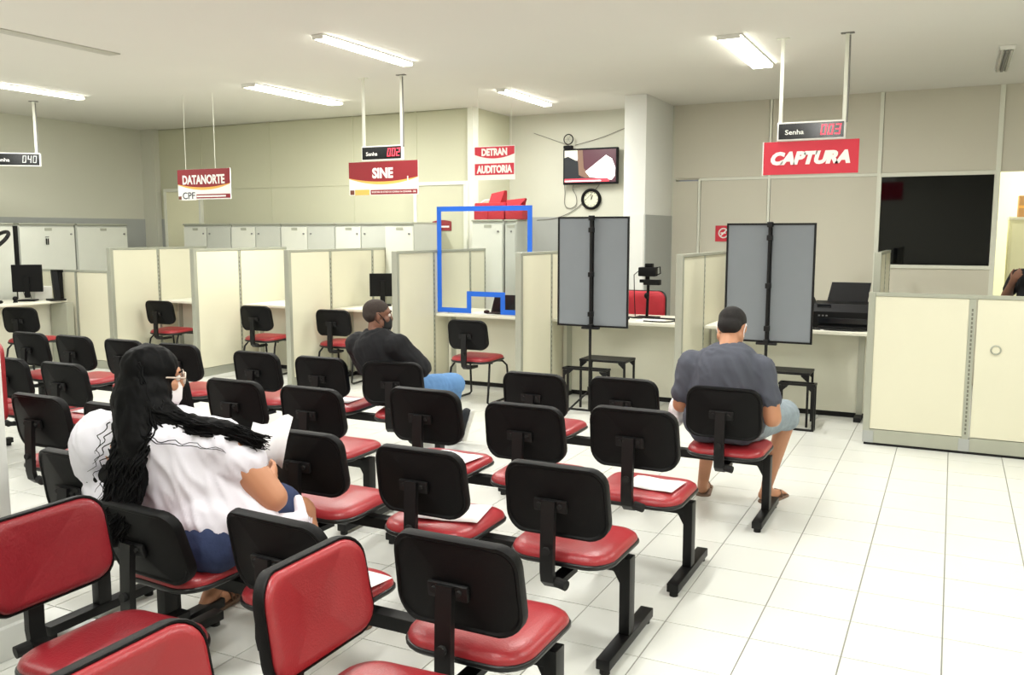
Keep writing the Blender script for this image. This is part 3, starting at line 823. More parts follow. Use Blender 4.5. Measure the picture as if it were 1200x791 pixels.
# ------------------------------------------------------------------ visitor chairs (tubular frame)
def visitor(x, y, rz, label, arms=False):
    t = thing('visitor_chair', label, 'chair', (x, y, 0), rz)
    bench_seat(t, 0)
    for o in t.children:
        o.location.z += .01
    for s in (-1, 1):
        mb = MB()
        X = .19 * s
        pts = [(s * .05, -.02, .40), (X, -.14, .395), (X * 1.12, -.19, .34), (X * 1.18, -.235, .12), (X * 1.18, -.25, .03), (X * 1.18, -.22, .014), (X * 1.18, .20, .014), (X * 1.16, .23, .03), (X * 1.1, .19, .34), (X, .13, .39), (s * .05, .02, .40)]
        mb.tube(pts, .011, 8)
        mb.build('side_frame', 'steel', t, smooth=True)
    MB().cyl((-.2, -.10, .395), (.2, -.10, .395), .010, 8).build('cross_bar', 'steel', t)
    MB().cyl((-.2, .10, .395), (.2, .10, .395), .010, 8).build('cross_bar', 'steel', t)
    return t
visitor(-4.16, 7.62, r_(0), 'red-seated visitor chair in front of the blue tape booth')
visitor(-6.06, 7.96, r_(6), 'red-seated visitor chair in the booth under the SINE sign')
visitor(-7.17, 7.98, r_(4), 'red-seated visitor chair under the DATANORTE sign, third booth edge')
visitor(-8.76, 8.02, r_(4), 'red-seated visitor chair in the leftmost tall booth')
visitor(-9.46, 6.62, r_(18), 'visitor chair at the corner desk, far left')
# ------------------------------------------------------------------ grey folding screens on poles
def screen(x, y, rz, w, z0, z1, label, fold):
    t = thing('folding_screen', label, 'screen', (x, y, 0), rz)
    h = z1 - z0
    for s in (-1, 1):
        a = s * fold
        R = Matrix.Rotation(a, 4, 'Z')
        x0, x1 = (0.012, w / 2) if s > 0 else (-w / 2, -0.012)
        MB().box(x0 + s * .0, x1, .012, .018, z0 + .01, z1 - .01, mtx=R).build('fabric_panel', 'fabric', t)
        f = MB()
        b = .016
        f.box(x0, x1, .006, .024, z0, z0 + b, mtx=R); f.box(x0, x1, .006, .024, z1 - b, z1, mtx=R)
        xe = x1 if s > 0 else x0
        f.box(min(xe, xe - s * b), max(xe, xe - s * b), .006, .024, z0 + b, z1 - b, mtx=R)
        f.build('panel_frame', 'steel', t)
    MB().box(-.016, .016, .004, .026, z0, z1).build('hinge_strip', 'steel', t)
    MB().cyl((0, -.022, .03), (0, -.022, z1 - .01), .013, 12).build('pole', 'steel', t, smooth=SA)
    for z in (z0 + .005, z0 + .12, z0 + h * .48, z1 - .12, z1 - .012):
        MB().box(-.022, .022, -.042, .012, z - .022, z + .022, .005).build('clip', 'steel', t)
    MB().box(-.085, .085, -.035, .005, z0 - .018, z0 + .002, .006).build('shelf_bracket', 'steel', t)
    for k in range(3):
        a = PI / 2 + k * 2 * PI / 3
        MB().tube([(0, -.022, .22), (.2 * math.cos(a), -.022 + .2 * math.sin(a), .03), (.24 * math.cos(a), -.022 + .24 * math.sin(a), .012)], .010, 8).build('leg', 'steel', t, smooth=True)
    MB().cyl((0, -.022, .19), (0, -.022, .25), .022, 12).build('collar', 'steel', t, smooth=SA)
    return t
screen(-2.93, 7.5, 0, .69, .80, 1.80, 'left grey folding screen on a black pole', r_(2))
screen(-1.36, 7.5, 0, .72, .745, 1.735, 'right grey folding screen on a black pole, beyond the seated man in grey', r_(0))
# black nested stools
def stool(x, y, w, d, h, label, top=True, bottom=True):
    t = thing('metal_stool', label, 'stool', (x, y, 0))
    b = .018
    if top: MB().box(-w / 2, w / 2, -d / 2, d / 2, h - .022, h, .004).build('top', 'steel', t)
    else:
        MB().box(-w / 2, w / 2, -d / 2, -d / 2 + b, h - b, h).box(-w / 2, w / 2, d / 2 - b, d / 2, h - b, h).box(-w / 2, -w / 2 + b, -d / 2 + b, d / 2 - b, h - b, h).box(w / 2 - b, w / 2, -d / 2 + b, d / 2 - b, h - b, h).build('top_frame', 'steel', t)
    for sx in (-1, 1):
        for sy in (-1, 1):
            x0 = sx * (w / 2 - b / 2 - .004); y0 = sy * (d / 2 - b / 2 - .004)
            lg = MB().box(x0 - b / 2, x0 + b / 2, y0 - b / 2, y0 + b / 2, 0, h - .022)
            lg.loft([[(x0 - sx * a, yy, z) for a, z in ((.0, h - .022), (.06, h - .022), (.06, h - .032), (.0, h - .085))] for yy in (y0 - .003, y0 + .003)])
            lg.build('leg', 'steel', t)
    if bottom:
        for sx in (-1, 1):
            MB().box(sx * (w / 2 - .013) - .008, sx * (w / 2 - .013) + .008, -d / 2 + .02, d / 2 - .02, .0, .018).build('floor_bar', 'steel', t)
        MB().box(-w / 2 + .02, w / 2 - .02, -d / 2, -d / 2 + .016, .0, .018).build('floor_bar', 'steel', t)
    return t
stool(-2.90, 7.86, .46, .30, .47, 'black metal stool with flat top behind the left screen pole', bottom=False)
stool(-3.02, 7.62, .44, .12, .40, 'low black metal stool frame standing before the flat-topped stool', top=False)
stool(-1.24, 7.90, .40, .30, .47, 'black metal stool beyond the man in grey', bottom=False)
stool(-1.12, 7.66, .30, .12, .40, 'low black stool frame beyond the man in grey, before the flat stool', top=False)

# ------------------------------------------------------------------ acrylic guard outlined in blue tape
t = thing('acrylic_guard', 'clear counter guard outlined with blue tape', 'counter guard', (-4.38, 8.12, .80))
MB().box(-.56, .56, .004, .008, .012, 1.13).build('sheet', 'acrylic', t)
def tape(a0, a1, b0, b1): MB().box(a0, a1, -.001, .003, b0, b1).build('tape_strip', 'blue', t)
tw = .052
tape(-.56, .56, 1.13 - tw, 1.13); tape(-.56, -.56 + tw, .01 + tw, 1.13 - tw); tape(.56 - tw, .56, .01 + tw, 1.13 - tw)
tape(-.56, -.15, .01, .01 + tw); tape(.20, .56, .01, .01 + tw)
tape(-.20, -.20 + tw, .01 + tw, .19); tape(.20, .20 + tw, .01 + tw, .19); tape(-.20, .20 + tw, .19, .19 + tw)
for sx in (-.4, .4): MB().box(sx - .03, sx + .03, -.01, .03, 0.0, .014, .002).build('foot', 'acrylic', t)

# ------------------------------------------------------------------ desktop things
def monitor(x, y, z, w, h, rz, label, m='screen'):
    t = thing('monitor', label, 'monitor', (x, y, z), rz)
    MB().box(-w / 2, w / 2, -.02, .015, .11, .11 + h, .006).build('case', 'black', t)
    MB().box(-w / 2 + .012, w / 2 - .012, .014, .0165, .125, .095 + h).build('display', m, t)
    MB().box(-.03, .03, -.045, -.018, .04, .30, .006).build('neck', 'black', t)
    MB().box(-.10, .10, -.11, .06, 0, .018, .006).build('base', 'black', t)
    return t
monitor(-6.00, 8.62, .80, .30, .27, r_(35), 'black monitor seen from behind in the SINE booth')
monitor(-4.06, 8.66, .80, .34, .36, r_(50), 'black monitor behind the blue tape outline')
monitor(-1.72, 8.70, .80, .32, .28, r_(60), 'black monitor half hidden by the right grey screen')
monitor(-10.06, 6.98, .83, .34, .33, r_(38), 'black monitor on the far left corner desk')
t = thing('document_tray', 'black angled document tray on counter under blue tape', 'tray', (-4.25, 8.33, .80), r_(6))
MB().box(-.16, .16, -.10, .12, 0, .012, .003).build('tray_base', 'black', t)
MB().loft([[(-.17, .06, .01), (.17, .06, .01), (.15, .13, .19), (-.15, .13, .19)], [(-.17, .075, .01), (.17, .075, .01), (.15, .145, .19), (-.15, .145, .19)]]).build('tray_back', 'black', t)
t = thing('computer_mouse', 'small black mouse on counter under blue tape', 'mouse', (-4.44, 8.30, .80), r_(20))
MB().ell((0, 0, .016), (.032, .052, .020), 14, 8).build('shell', 'black', t, smooth=True)
MB().box(-.002, .002, .01, .045, .032, .037).build('wheel', 'bolt', t)
o = B(-4.62, -4.30, 8.14, 8.42, .800, .803, 'paper_sheet', 'paper'); tag(o, 'white papers on counter below the blue tape cut-out', 'paper')
# printer
t = thing('printer', 'black printer with raised paper tray on the right counter', 'printer', (-.865, 8.52, .80), r_(2))
prof = [(-.17, .0), (-.18, .03), (-.175, .13), (-.12, .19), (.10, .20), (.16, .17), (.17, .02), (.15, 0)]
MB().loft([[(x, y, z) for y, z in prof] for x in (-.235, -.225, .225, .235)]).build('body', 'black', t, smooth=SA)
MB().box(-.20, .20, -.185, -.172, .035, .085, .006).build('front_slot', 'screen', t)
MB().box(-.19, .19, -.27, -.16, .008, .022, .004).build('output_tray', 'black', t)
MB().loft([[(-.15, .08, .19), (.18, .08, .19), (.20, .16, .345), (-.12, .16, .345)], [(-.15, .095, .19), (.18, .095, .19), (.20, .175, .345), (-.12, .175, .345)]]).build('paper_tray', 'black', t)
MB().box(-.21, -.10, -.150, -.10, .165, .185, .004).build('control_panel', 'screen', t)
t.scale = (1.06, 1.0, 1.16)
for i in range(3): MB().box(-.195 + i * .03, -.18 + i * .03, -.188, -.176, .095, .105).build('button', 'bolt', t)
cable([(-1.16, 8.3, .808), (-1.10, 8.2, .808), (-.95, 8.16, .808), (-.78, 8.16, .808), (-.70, 8.18, .808), (-.64, 8.22, .808)], .008, 'black cable lying before the printer', 'rubber')
o = B(-1.02, -.86, 8.16, 8.24, .800, .806, 'label_card', 'paper'); tag(o, 'small white card on the counter before the printer', 'card')
# camera on its stand
t = thing('camera_stand', 'black camera on short stand, on counter beside left grey screen', 'camera stand', (-2.74, 8.55, .80))
MB().box(-.10, .10, -.09, .09, 0, .014, .004).build('base', 'black', t)
MB().cyl((0, 0, .01), (.01, 0, .36), .013, 12).build('column', 'black', t, smooth=SA)
MB().ell((.0, -.015, .21), (.024, .024, .03), 12, 8).build('clamp', 'black', t, smooth=True)
MB().box(-.03, .12, -.035, .035, .31, .36, .008).build('head_bracket', 'black', t, smooth=SA)
MB().box(-.07, -.02, -.02, .02, .33, .36, .006).build('lever', 'black', t)
cb = MB().box(-.075, .085, -.05, .04, .39, .475, .012).box(-.02, .05, -.03, .03, .47, .51, .008).build('camera_body', 'black', t, smooth=SA)
MB().cyl((.0, .03, .432), (.0, .12, .432), .036, 16).build('lens', 'lens', t, smooth=SA)
MB().tube([(.08, -.02, .47), (.12, -.02, .48), (.125, -.02, .42), (.085, -.02, .40)], .006, 8).build('strap', 'black', t, smooth=True)
MB().tube([(-.07, 0, .45), (-.13, .01, .40), (-.12, 0, .2), (-.11, 0, .012)], .004, 6).build('wire', 'black', t, smooth=True)
MB().cyl((.0, 0, .36), (.0, 0, .395), .02, 12).build('tripod_mount', 'black', t)
t.scale = (1.12, 1.12, 1.08)
# red office chair behind that counter
t = thing('office_chair', 'red-backed staff chair behind the camera stand', 'chair', (-2.98, 9.2, 0))
of = rrect(.50, .34, .08, 6)
disc(of, [(-.3, 0), (.01, 0), (0, .012), (0, .03), (.012, .045), (-.6, .052)], lambda u, v, d: (u, -d - .7 * u * u, v + .86)).build('back_pad', 'nylon', t, smooth=True)
disc(of, [(-.3, -.02), (-1.03, -.02), (-1.05, -.008), (-1.03, .004), (-.3, .004)], lambda u, v, d: (u, -d - .7 * u * u, v + .86)).build('back_shell', 'piping', t, smooth=True)
disc(rrect(.48, .44, .1), [(-.4, -.02), (.0, -.01), (0, .02), (.02, .04), (-.5, .045)], lambda u, v, d: (u, v - .26, d + .47)).build('seat', 'nylon', t, smooth=True)
MB().bar((0, .03, .40), (0, .05, .80), .05, .02).build('back_bracket', 'black', t)
MB().cyl((0, -.2, .08), (0, -.2, .46), .028, 12).build('gas_column', 'black', t)
for k in range(5):
    a = k * 2 * PI / 5 + .3
    l_ = MB().bar((0, -.2, .09), (.27 * math.cos(a), -.2 + .27 * math.sin(a), .06), .04, .025).build('leg', 'black', t)
    MB().cyl((.27 * math.cos(a) - .012, -.2 + .27 * math.sin(a), .026), (.27 * math.cos(a) + .012, -.2 + .27 * math.sin(a), .026), .026, 12).build('castor', 'rubber', l_)
# small items on the camera counter
t = thing('keyboard', 'black keyboard on counter below the camera stand', 'keyboard', (-3.05, 8.28, .80), 0)
MB().box(-.20, .20, -.07, .07, 0, .022, .005).build('case', 'black', t)
kb = MB()
for i in range(14):
    for j in range(5): kb.box(-.19 + i * .027, -.168 + i * .027, -.06 + j * .024, -.041 + j * .024, .022, .028)
o = kb.build('keys', 'rubber', t); o['kind'] = 'stuff'
o = B(-2.74, -2.50, 8.20, 8.42, .800, .806, 'paper_stack', 'paper'); tag(o, 'white papers on counter in front of the camera stand', 'paper')
t = thing('handset', 'black folded device at the end of the camera counter', 'device', (-2.28, 8.38, .80), r_(15))
MB().loft([[(-.12, -.06, 0), (.12, -.06, 0), (.12, .06, 0), (-.12, .06, 0)], [(-.11, -.05, .03), (.12, -.05, .075), (.12, .05, .085), (-.11, .05, .04)]]).build('body', 'black', t)
MB().box(-.02, .10, -.055, -.05, .02, .05).build('front_plate', 'screen', t)
cable([(-2.66, 8.2, .807), (-2.5, 8.14, .81), (-2.40, 8.2, .809), (-2.35, 8.3, .82)], .007, 'black cable on the camera counter beside the folded device', 'rubber')
cable([(-2.95, 8.52, .808), (-2.8, 8.45, .808), (-2.6, 8.48, .808), (-2.42, 8.44, .812)], .009, 'thick black cable along the back of the camera counter', 'rubber')
# left desk clutter
t = thing('hose_loop', 'thick black ring hose cut by the left edge above the desk', 'hose', (-10.24, 6.75, .83))
P = [(.15 * math.cos(a) * 1.35 - .03, .10 * math.sin(a), .72 + .115 * math.sin(a + .35)) for a in [k * 2 * PI / 30 for k in range(31)]]
MB().tube(P, .022, 10).build('ring', 'rubber', t, smooth=True)
MB().tube([(-.2, 0, 0.01), (-.22, 0, .35), (-.2, 0, .62)], .02, 10).build('stem', 'rubber', t, smooth=True)
MB().cyl((-.2, 0, 0), (-.2, 0, .02), .09, 20).build('base', 'rubber', t)
t = thing('document_scanner', 'slanted black device behind the far left monitor', 'device', (-9.80, 7.17, .83), r_(-20))
MB().box(-.13, .06, -.09, .09, 0, .02, .004).build('base', 'black', t)
MB().loft([[(-.02, -.03, .02), (.05, -.03, .02), (.05, .03, .02), (-.02, .03, .02)], [(-.09, -.03, .35), (-.03, -.03, .35), (-.03, .03, .35), (-.09, .03, .35)]]).build('arm', 'black', t)
t = thing('document_scanner', 'upright black stand at the divider end of the far left desk', 'device', (-9.86, 7.26, .83), r_(0))
MB().box(-.02, .03, -.03, .03, .0, .36, .004).build('arm', 'black', t)
MB().box(-.10, .03, -.04, .04, .34, .37, .004).build('head', 'black', t)
t = thing('printer', 'white box printer with loose cables behind the far left monitor', 'printer', (-10.27, 7.22, .83), r_(0))
MB().box(-.16, .16, -.12, .12, 0, .16, .01).build('body', 'white', t)
MB().tube([(-.05, -.13, .12), (.02, -.15, .03), (.08, -.13, .10), (.12, -.14, .02)], .004, 6).build('wire', 'rubber', t, smooth=True)
t = thing('computer_mouse', 'black mouse at the near end of the far left desk', 'mouse', (-9.98, 6.55, .83))
MB().ell((0, 0, .016), (.032, .052, .02), 12, 8).build('shell', 'black', t, smooth=True)
MB().box(-.002, .002, .01, .045, .032, .037).build('wheel', 'bolt', t)
t = thing('webcam', 'small black webcam on the far left desk beside the mouse', 'camera', (-9.96, 6.74, .83))
MB().ell((0, 0, .045), (.03, .03, .03), 12, 8).build('ball', 'black', t, smooth=True)
MB().cyl((0, 0, 0), (0, 0, .03), .028, 14, .016).build('base', 'black', t)
# red bags on the tall cabinet
t = thing('red_bag', 'large red folded bag on top of the tall white cabinet', 'bag', (-5.02, 9.58, 1.812))
MB().box(-.20, .20, -.13, .13, 0, .20, .02).build('body', 'nylon', t, smooth=SA)
MB().loft([[(-.02, -.10, .19), (.13, -.10, .19), (.13, .10, .19), (-.02, .10, .19)], [(.0, -.06, .31), (.18, -.06, .345), (.18, .0, .345), (.0, .0, .31)]]).build('flap', 'nylon', t)
MB().box(-.20, -.02, -.137, -.13, .0, .16, .004).build('pocket', 'nylon', t)
MB().tube([(-.2, -.05, .17), (-.1, -.05, .23), (.02, -.05, .24)], .008, 6).build('strap', 'paper', t)
t = thing('red_bag', 'smaller red bag with open flap beside the large one', 'bag', (-4.70, 9.58, 1.812))
MB().box(-.11, .12, -.12, .12, 0, .17, .02).build('body', 'nylon', t, smooth=SA)
MB().loft([[(-.10, -.08, .16), (.06, -.08, .16), (.06, .08, .16), (-.10, .08, .16)], [(-.12, -.06, .23), (.14, -.06, .25), (.14, -.03, .24), (-.12, -.03, .22)]]).build('flap', 'nylon', t)
# far room: shelf edge, cardboard box
t = thing('office_cabinet', 'tall pale cabinet in the bright room behind the opening', 'cabinet', (1.00, 11.5, 0))
MB().box(-.45, .45, 0, .42, 0, 1.80, .004).build('body', 'farwall', t)
MB().box(-.43, 0, -.015, 0, .06, 1.76, .003).build('door', 'farwall', t)
MB().box(.01, .43, -.015, 0, .06, 1.76, .003).build('door', 'farwall', t)
MB().box(-.46, .46, -.03, .43, 1.80, 1.83).build('top_board', 'desk', t)
t = thing('cardboard_box', 'cardboard box on the tall cabinet at the right edge', 'box', (.79, 11.66, 1.83))
MB().box(-.16, .2, -.12, .14, 0, .24, .003).build('carton', 'card', t)
MB().box(-.16, .2, -.125, -.121, .10, .13).build('tape', 'yellow', t)
# plain small extras
o = sheet(-3.52, 6.0, .10, .16, .24, r_(30), 'folded white sheet leaning by a booth chair leg, left of the man with jeans', rx=r_(70))
t = thing('upholstered_chair', 'red chair back cut by the left edge, before the rows', 'chair', (-4.50, 2.84, 0), r_(160))
disc(rrect(.46, .42, .06), [(-.3, 0), (.01, 0), (0, .015), (.01, .04), (-.6, .05)], lambda u, v, d: (u, -d - .3 * u * u, v + .90)).build('back_pad', 'vinyl', t, smooth=True)
disc(rrect(.46, .44, .08), [(-.3, 0), (.01, 0), (0, .015), (.01, .04), (-.6, .05)], lambda u, v, d: (u, v + .25, d + .44)).build('seat', 'vinyl', t, smooth=True)
for sx in (-.2, .2):
    MB().tube([(sx, 0.01, 1.0), (sx, .01, .4), (sx, -.03, .01)], .012, 8).build('leg', 'steel', t, smooth=True)
    MB().tube([(sx, .44, .45), (sx, .46, .01)], .012, 8).build('leg', 'steel', t, smooth=True)
    MB().tube([(sx, 0.01, .43), (sx, .44, .43)], .010, 8).build('side_rail', 'steel', t, smooth=True)
# ------------------------------------------------------------------ people
def blob(mb, name, m, parent, root, voxel=.007, it=6, wr=0.0, ws=9.0, cut=None):
    """melt overlapping shapes into one continuous surface"""
    me = bpy.data.meshes.new(name)
    me.from_pydata([tuple(Vector(v) - root) for v in mb.v], [], mb.f)
    bm = bmesh.new(); bm.from_mesh(me); bmesh.ops.recalc_face_normals(bm, faces=bm.faces[:]); bm.to_mesh(me); bm.free()
    o = bpy.data.objects.new(name, me); COL.objects.link(o)
    r = o.modifiers.new('r', 'REMESH'); r.mode = 'VOXEL'; r.voxel_size = voxel
    s = o.modifiers.new('s', 'SMOOTH'); s.factor = .6; s.iterations = it
    bpy.context.view_layer.update()
    dg = bpy.context.evaluated_depsgraph_get()
    m2 = bpy.data.meshes.new_from_object(o.evaluated_get(dg))
    o.modifiers.clear(); o.data = m2; bpy.data.meshes.remove(me)
    if wr:
        nm = [v.normal.copy() for v in m2.vertices]
        for v, n_ in zip(m2.vertices, nm):
            p = v.co * ws
            q = noise.noise(Vector((p.x, p.y, p.z * .45))) * .6 + abs(noise.noise(Vector((p.x * 2.1 + p.z, p.y * 2.1, p.z * .7)))) * -.7
            v.co = v.co + n_ * q * wr
    if cut:
        bm = bmesh.new(); bm.from_mesh(m2)
        bmesh.ops.delete(bm, geom=[v for v in bm.verts if cut(v.co + root)], context='VERTS'); bm.to_mesh(m2); bm.free()
    m2.materials.clear(); m2.materials.append(M[m]); m2.shade_smooth()
    m2.name = name; o.parent = parent
    return o
def hmat(c, yaw, pitch=0.0, roll=0.0):
    """head frame: +y is where the face looks; yaw anticlockwise from +y, pitch > 0 looks down"""
    return Matrix.Translation(Vector(c)) @ Matrix.Rotation(yaw, 4, 'Z') @ Matrix.Rotation(-pitch, 4, 'X') @ Matrix.Rotation(roll, 4, 'Y')
def head(mb, H, k=1.0):
    def e(c, r, rot=None):
        q = MB().ell((0, 0, 0), [a * k for a in r], 18, 12, rot); mb.add([tuple(H @ (Vector(v) + Vector(c) * k)) for v in q.v], q.f)
    e((0, -.014, .028), (.075, .094, .084)); e((0, .018, -.03), (.060, .068, .082)); e((0, .040, -.082), (.040, .038, .028))
    e((0, .062, .028), (.052, .026, .022)); e((0, .088, -.022), (.013, .018, .020)); e((0, .080, -.002), (.010, .014, .03))
    e((0, .073, -.058), (.026, .016, .012))
    for s in (-1, 1):
        e((s * .040, .052, -.022), (.024, .026, .024)); e((s * .077, -.008, -.008), (.010, .021, .032), Euler((0, s * .12, s * -.35)))
        e((s * .058, -.0, -.055), (.02, .04, .035))
def face_bits(H, par, root, k=1.0):
    def P(x, y, z): return H @ (Vector((x, y, z)) * k) - root
    for s in (-1, 1):
        ey = MB().ell(P(s * .031, .074, .008), (.0115, .0115, .0115), 12, 8).build('eye', 'sclera', par, smooth=True)
        MB().ell(P(s * .032, .0825, .008), (.0055, .0045, .0055), 10, 6).build('iris', 'iris', ey, smooth=True)
        MB().tube([P(s * .016, .088, .030), P(s * .032, .088, .036), P(s * .050, .076, .030)], .0035, 6).build('eyebrow', 'hair', par, smooth=True)
    MB().tube([P(-.022, .086, -.058), P(0, .092, -.056), P(.022, .086, -.058)], [.003, .006, .003], 8).build('mouth', 'lips', par, smooth=True)
def hand(mb, w, d, nrm, curl=.5, k=1.0, flip=1):
    """palm and five fingers from the wrist w along d; nrm = palm-side direction"""
    d = Vector(d).normalized(); n_ = Vector(nrm); n_ = (n_ - d * n_.dot(d)).normalized(); s = d.cross(n_) * flip; w = Vector(w)
    mb.cap(w - d * .02, w + d * .03 * k, .026 * k, .026 * k, side=s, k=1.2)
    mb.cap(w + d * .03 * k, w + d * .078 * k, .020 * k, .017 * k, side=s, k=1.9)
    for i, (o_, L) in enumerate(((-.030, .070), (-.010, .080), (.011, .075), (.031, .058))):
        p = w + d * (.088 - abs(i - 1) * .004) * k + s * o_ * k; dd = d.copy(); r = .0085 * k
        for j, f in enumerate((.45, .32, .25)):
            a = curl * (.6 + .35 * j)
            dd = (Matrix.Rotation(a, 3, s * -1 if flip > 0 else s) @ dd)
            if dd.dot(n_) < 0: dd = (Matrix.Rotation(-2 * a, 3, s * -1 if flip > 0 else s) @ dd)
            q = p + dd * L * f * k; mb.cap(p, q, r, r * .92, n=8); p = q; r *= .9
    p = w + d * .025 * k - s * .030 * k; q = p + (d * .6 - s * .7 + n_ * .3).normalized() * .045 * k; mb.cap(p, q, .013 * k, .011 * k, n=8)
    mb.cap(q, q + (d * .9 - s * .1 + n_ * .4).normalized() * .035 * k, .0105 * k, .009 * k, n=8)
def foot(mb, ank, toe, k=1.0):
    ank = Vector(ank); toe = Vector(toe); d = (toe - ank); up = Vector((0, 0, 1)); sd = d.cross(up).normalized()
    fd = d.normalized()
    heel = ank - Vector((fd.x, fd.y, 0)) * .035 - up * (ank.z - toe.z) * .65
    mb.cap(ank, heel, .036 * k, .030 * k); mb.cap(heel, (heel + toe) / 2, .030 * k, .032 * k, side=sd, k=1.1); mb.cap(ank, (heel + toe) / 2, .036 * k, .028 * k)
    mb.cap((heel + toe) / 2, toe, .030 * k, .017 * k, side=sd, k=1.45)
    for i in range(5):
        o_ = (i - 2) * .015 * k; mb.cap(toe + sd * o_, toe + sd * o_ + fd * (.028 - abs(i - 1) * .004) * k, .0085 * k, .007 * k, n=8)
def limb(mb, a, b, c, r0, r1, r2, r3, side=None):
    mb.cap(a, b, r0, r1); mb.cap(b, c, r2 if r2 else r1, r3)
    a, b, c = map(Vector, (a, b, c))
    m_ = b + (c - b) * .28; mb.cap(b, m_, r2, (r2 + r3) / 2 + .006)

# ---- the man in the grey T-shirt, from behind
R = Vector((-1.10, 5.10, 0))
m1 = thing('person', 'man in grey T-shirt and pale shorts seen from behind, head bowed', 'person', R + V(-.03, 0, -.01))
H1 = hmat((-1.105, 5.16, 1.115), r_(-8), r_(30))
b = MB(); head(b, H1, 1.0)
b.cap((-1.10, 5.06, .96), (-1.105, 5.12, 1.06), .066, .058)
b.cap((-1.24, 5.06, .90), (-.96, 5.06, .90), .085, .085); b.cap((-1.10, 5.05, .90), (-1.10, 5.06, .60), .14, .15, side=(1, 0, 0), k=1.15)
b.cap((-1.19, 5.10, .58), (-1.01, 5.10, .58), .12, .12)
limb(b, (-.90, 5.06, .91), (-.835, 5.02, .63), (-.97, 5.30, .655), .062, .052, .050, .032)
hand(b, (-.99, 5.335, .66), (-.5, .8, .15), (0, .3, .9), .55, flip=1)
limb(b, (-1.31, 5.06, .91), (-1.37, 5.06, .66), (-1.40, 5.28, .66), .062, .052, .050, .032)
hand(b, (-1.403, 5.31, .66), (0, .9, -.4), (.8, .2, -.4), .9, flip=-1)
limb(b, (-1.00, 5.14, .565), (-.825, 5.50, .575), (-.935, 5.50, .11), .098, .066, .062, .036)
limb(b, (-1.20, 5.14, .565), (-1.29, 5.53, .53), (-1.325, 5.46, .10), .098, .066, .062, .036)
foot(b, (-.935, 5.48, .085), (-.87, 5.63, .035)); foot(b, (-1.325, 5.45, .085), (-1.35, 5.61, .035))
body1 = blob(b, 'body', 'skin2', m1, R, .0065, 5)
face_bits(H1, m1, R)
h = MB()
def he(h, H, c, r, rot=None):
    q = MB().ell((0, 0, 0), r, 20, 14, rot); h.add([tuple(H @ (Vector(v) + Vector(c))) for v in q.v], q.f)
he(h, H1, (0, -.020, .042), (.081, .096, .080)); he(h, H1, (0, -.050, .0), (.072, .060, .062))
blob(h, 'hair', 'hairs', m1, R, .007, 3, wr=.002, ws=60)
s = MB()
s.cap((-1.28, 5.055, .895), (-.93, 5.055, .895), .088, .088); s.cap((-1.105, 5.05, .90), (-1.105, 5.03, .62), .155, .165, side=(1, 0, 0), k=1.32)
s.cap((-1.20, 5.05, .93), (-1.01, 5.05, .93), .088, .088)
s.cap((-1.21, 5.02, .60), (-1.0, 5.02, .60), .135, .135); s.cap((-1.22, 4.99, .535), (-.99, 4.99, .535), .075, .075); s.cap((-1.19, 5.06, .955), (-1.02, 5.06, .955), .062, .062)
s.cap((-.915, 5.055, .90), (-.855, 5.035, .74), .090, .078); s.cap((-1.30, 5.055, .90), (-1.355, 5.05, .74), .090, .078)
blob(s, 't_shirt', 'tgrey', m1, R, .010, 7, wr=.022, ws=10)
s = MB().tube([tuple(Vector((-1.10, 5.09, 1.0)) + Vector((.072 * math.cos(a), .062 * math.sin(a), .012 * math.sin(a) - .0))) for a in [i * PI / 14 for i in range(29)]], .010, 8)
s.build('collar', 'tgrey', m1, smooth=True, off=R)
s = MB()
s.cap((-1.00, 5.12, .57), (-.835, 5.44, .58), .122, .092); s.cap((-1.20, 5.12, .57), (-1.275, 5.44, .545), .122, .092); s.cap((-1.2, 5.07, .58), (-1.0, 5.07, .58), .115, .115)
s.cap((-.87, 5.38, .57), (-.83, 5.47, .545), .085, .080)
blob(s, 'shorts', 'shorts', m1, R, .009, 6, wr=.010, ws=12)
for hx, hy, tx, ty in ((-.945, 5.41, -.855, 5.68), (-1.31, 5.39, -1.355, 5.66)):
    d = Vector((tx - hx, ty - hy, 0)); L = d.length; a = math.atan2(d.y, d.x) - PI / 2
    ol = rrect(.095, L, .045, 6); mm = Matrix.Translation((hx + d.x / 2, hy + d.y / 2, 0)) @ Matrix.Rotation(a, 4, 'Z')
    sl = disc(ol, [(0, .002), (0, .018), (.004, .022)], lambda u, v, w_: mm @ Vector((u, v, w_))).build('sandal', 'sandal', m1, smooth=SA, off=R)
    MB().tube([mm @ Vector((-.042, .03, .02)), mm @ Vector((-.02, .05, .06)), mm @ Vector((0, .075, .05)), mm @ Vector((.02, .05, .06)), mm @ Vector((.042, .03, .02))], .006, 6).build('strap', 'sandal', sl, smooth=True, off=R)
def P(H, x, y, z): return H @ Vector((x, y, z))
def mask(H, par, root, m, strap):
    q = MB(); rows = []
    for i in range(9):
        u = -1 + 2 * i / 8
        rows.append([P(H, u * .066, .098 - .058 * u * u - (.012 if j in (0, 4) else 0), z) for j, z in enumerate((-.006 - .01 * abs(u), -.03, -.055, -.078, -.102 + .02 * abs(u)))])
    vs = [p for r in rows for p in r]; fs = [(i * 5 + j, i * 5 + j + 1, (i + 1) * 5 + j + 1, (i + 1) * 5 + j) for i in range(8) for j in range(4)]
    q.add(vs, fs); o = q.build('face_mask', m, par, smooth=True, off=root)
    o.modifiers.new('thickness', 'SOLIDIFY').thickness = .004
    for s_ in (-1, 1):
        MB().tube([P(H, s_ * .064, .04, -.02), P(H, s_ * .082, -.0, .02), P(H, s_ * .086, -.022, .022), P(H, s_ * .084, -.024, -.02), P(H, s_ * .064, .04, -.08)], .0028, 6).build('ear_loop', strap, o, smooth=True, off=root)
mask(H1, m1, R, 'mask', 'mask')
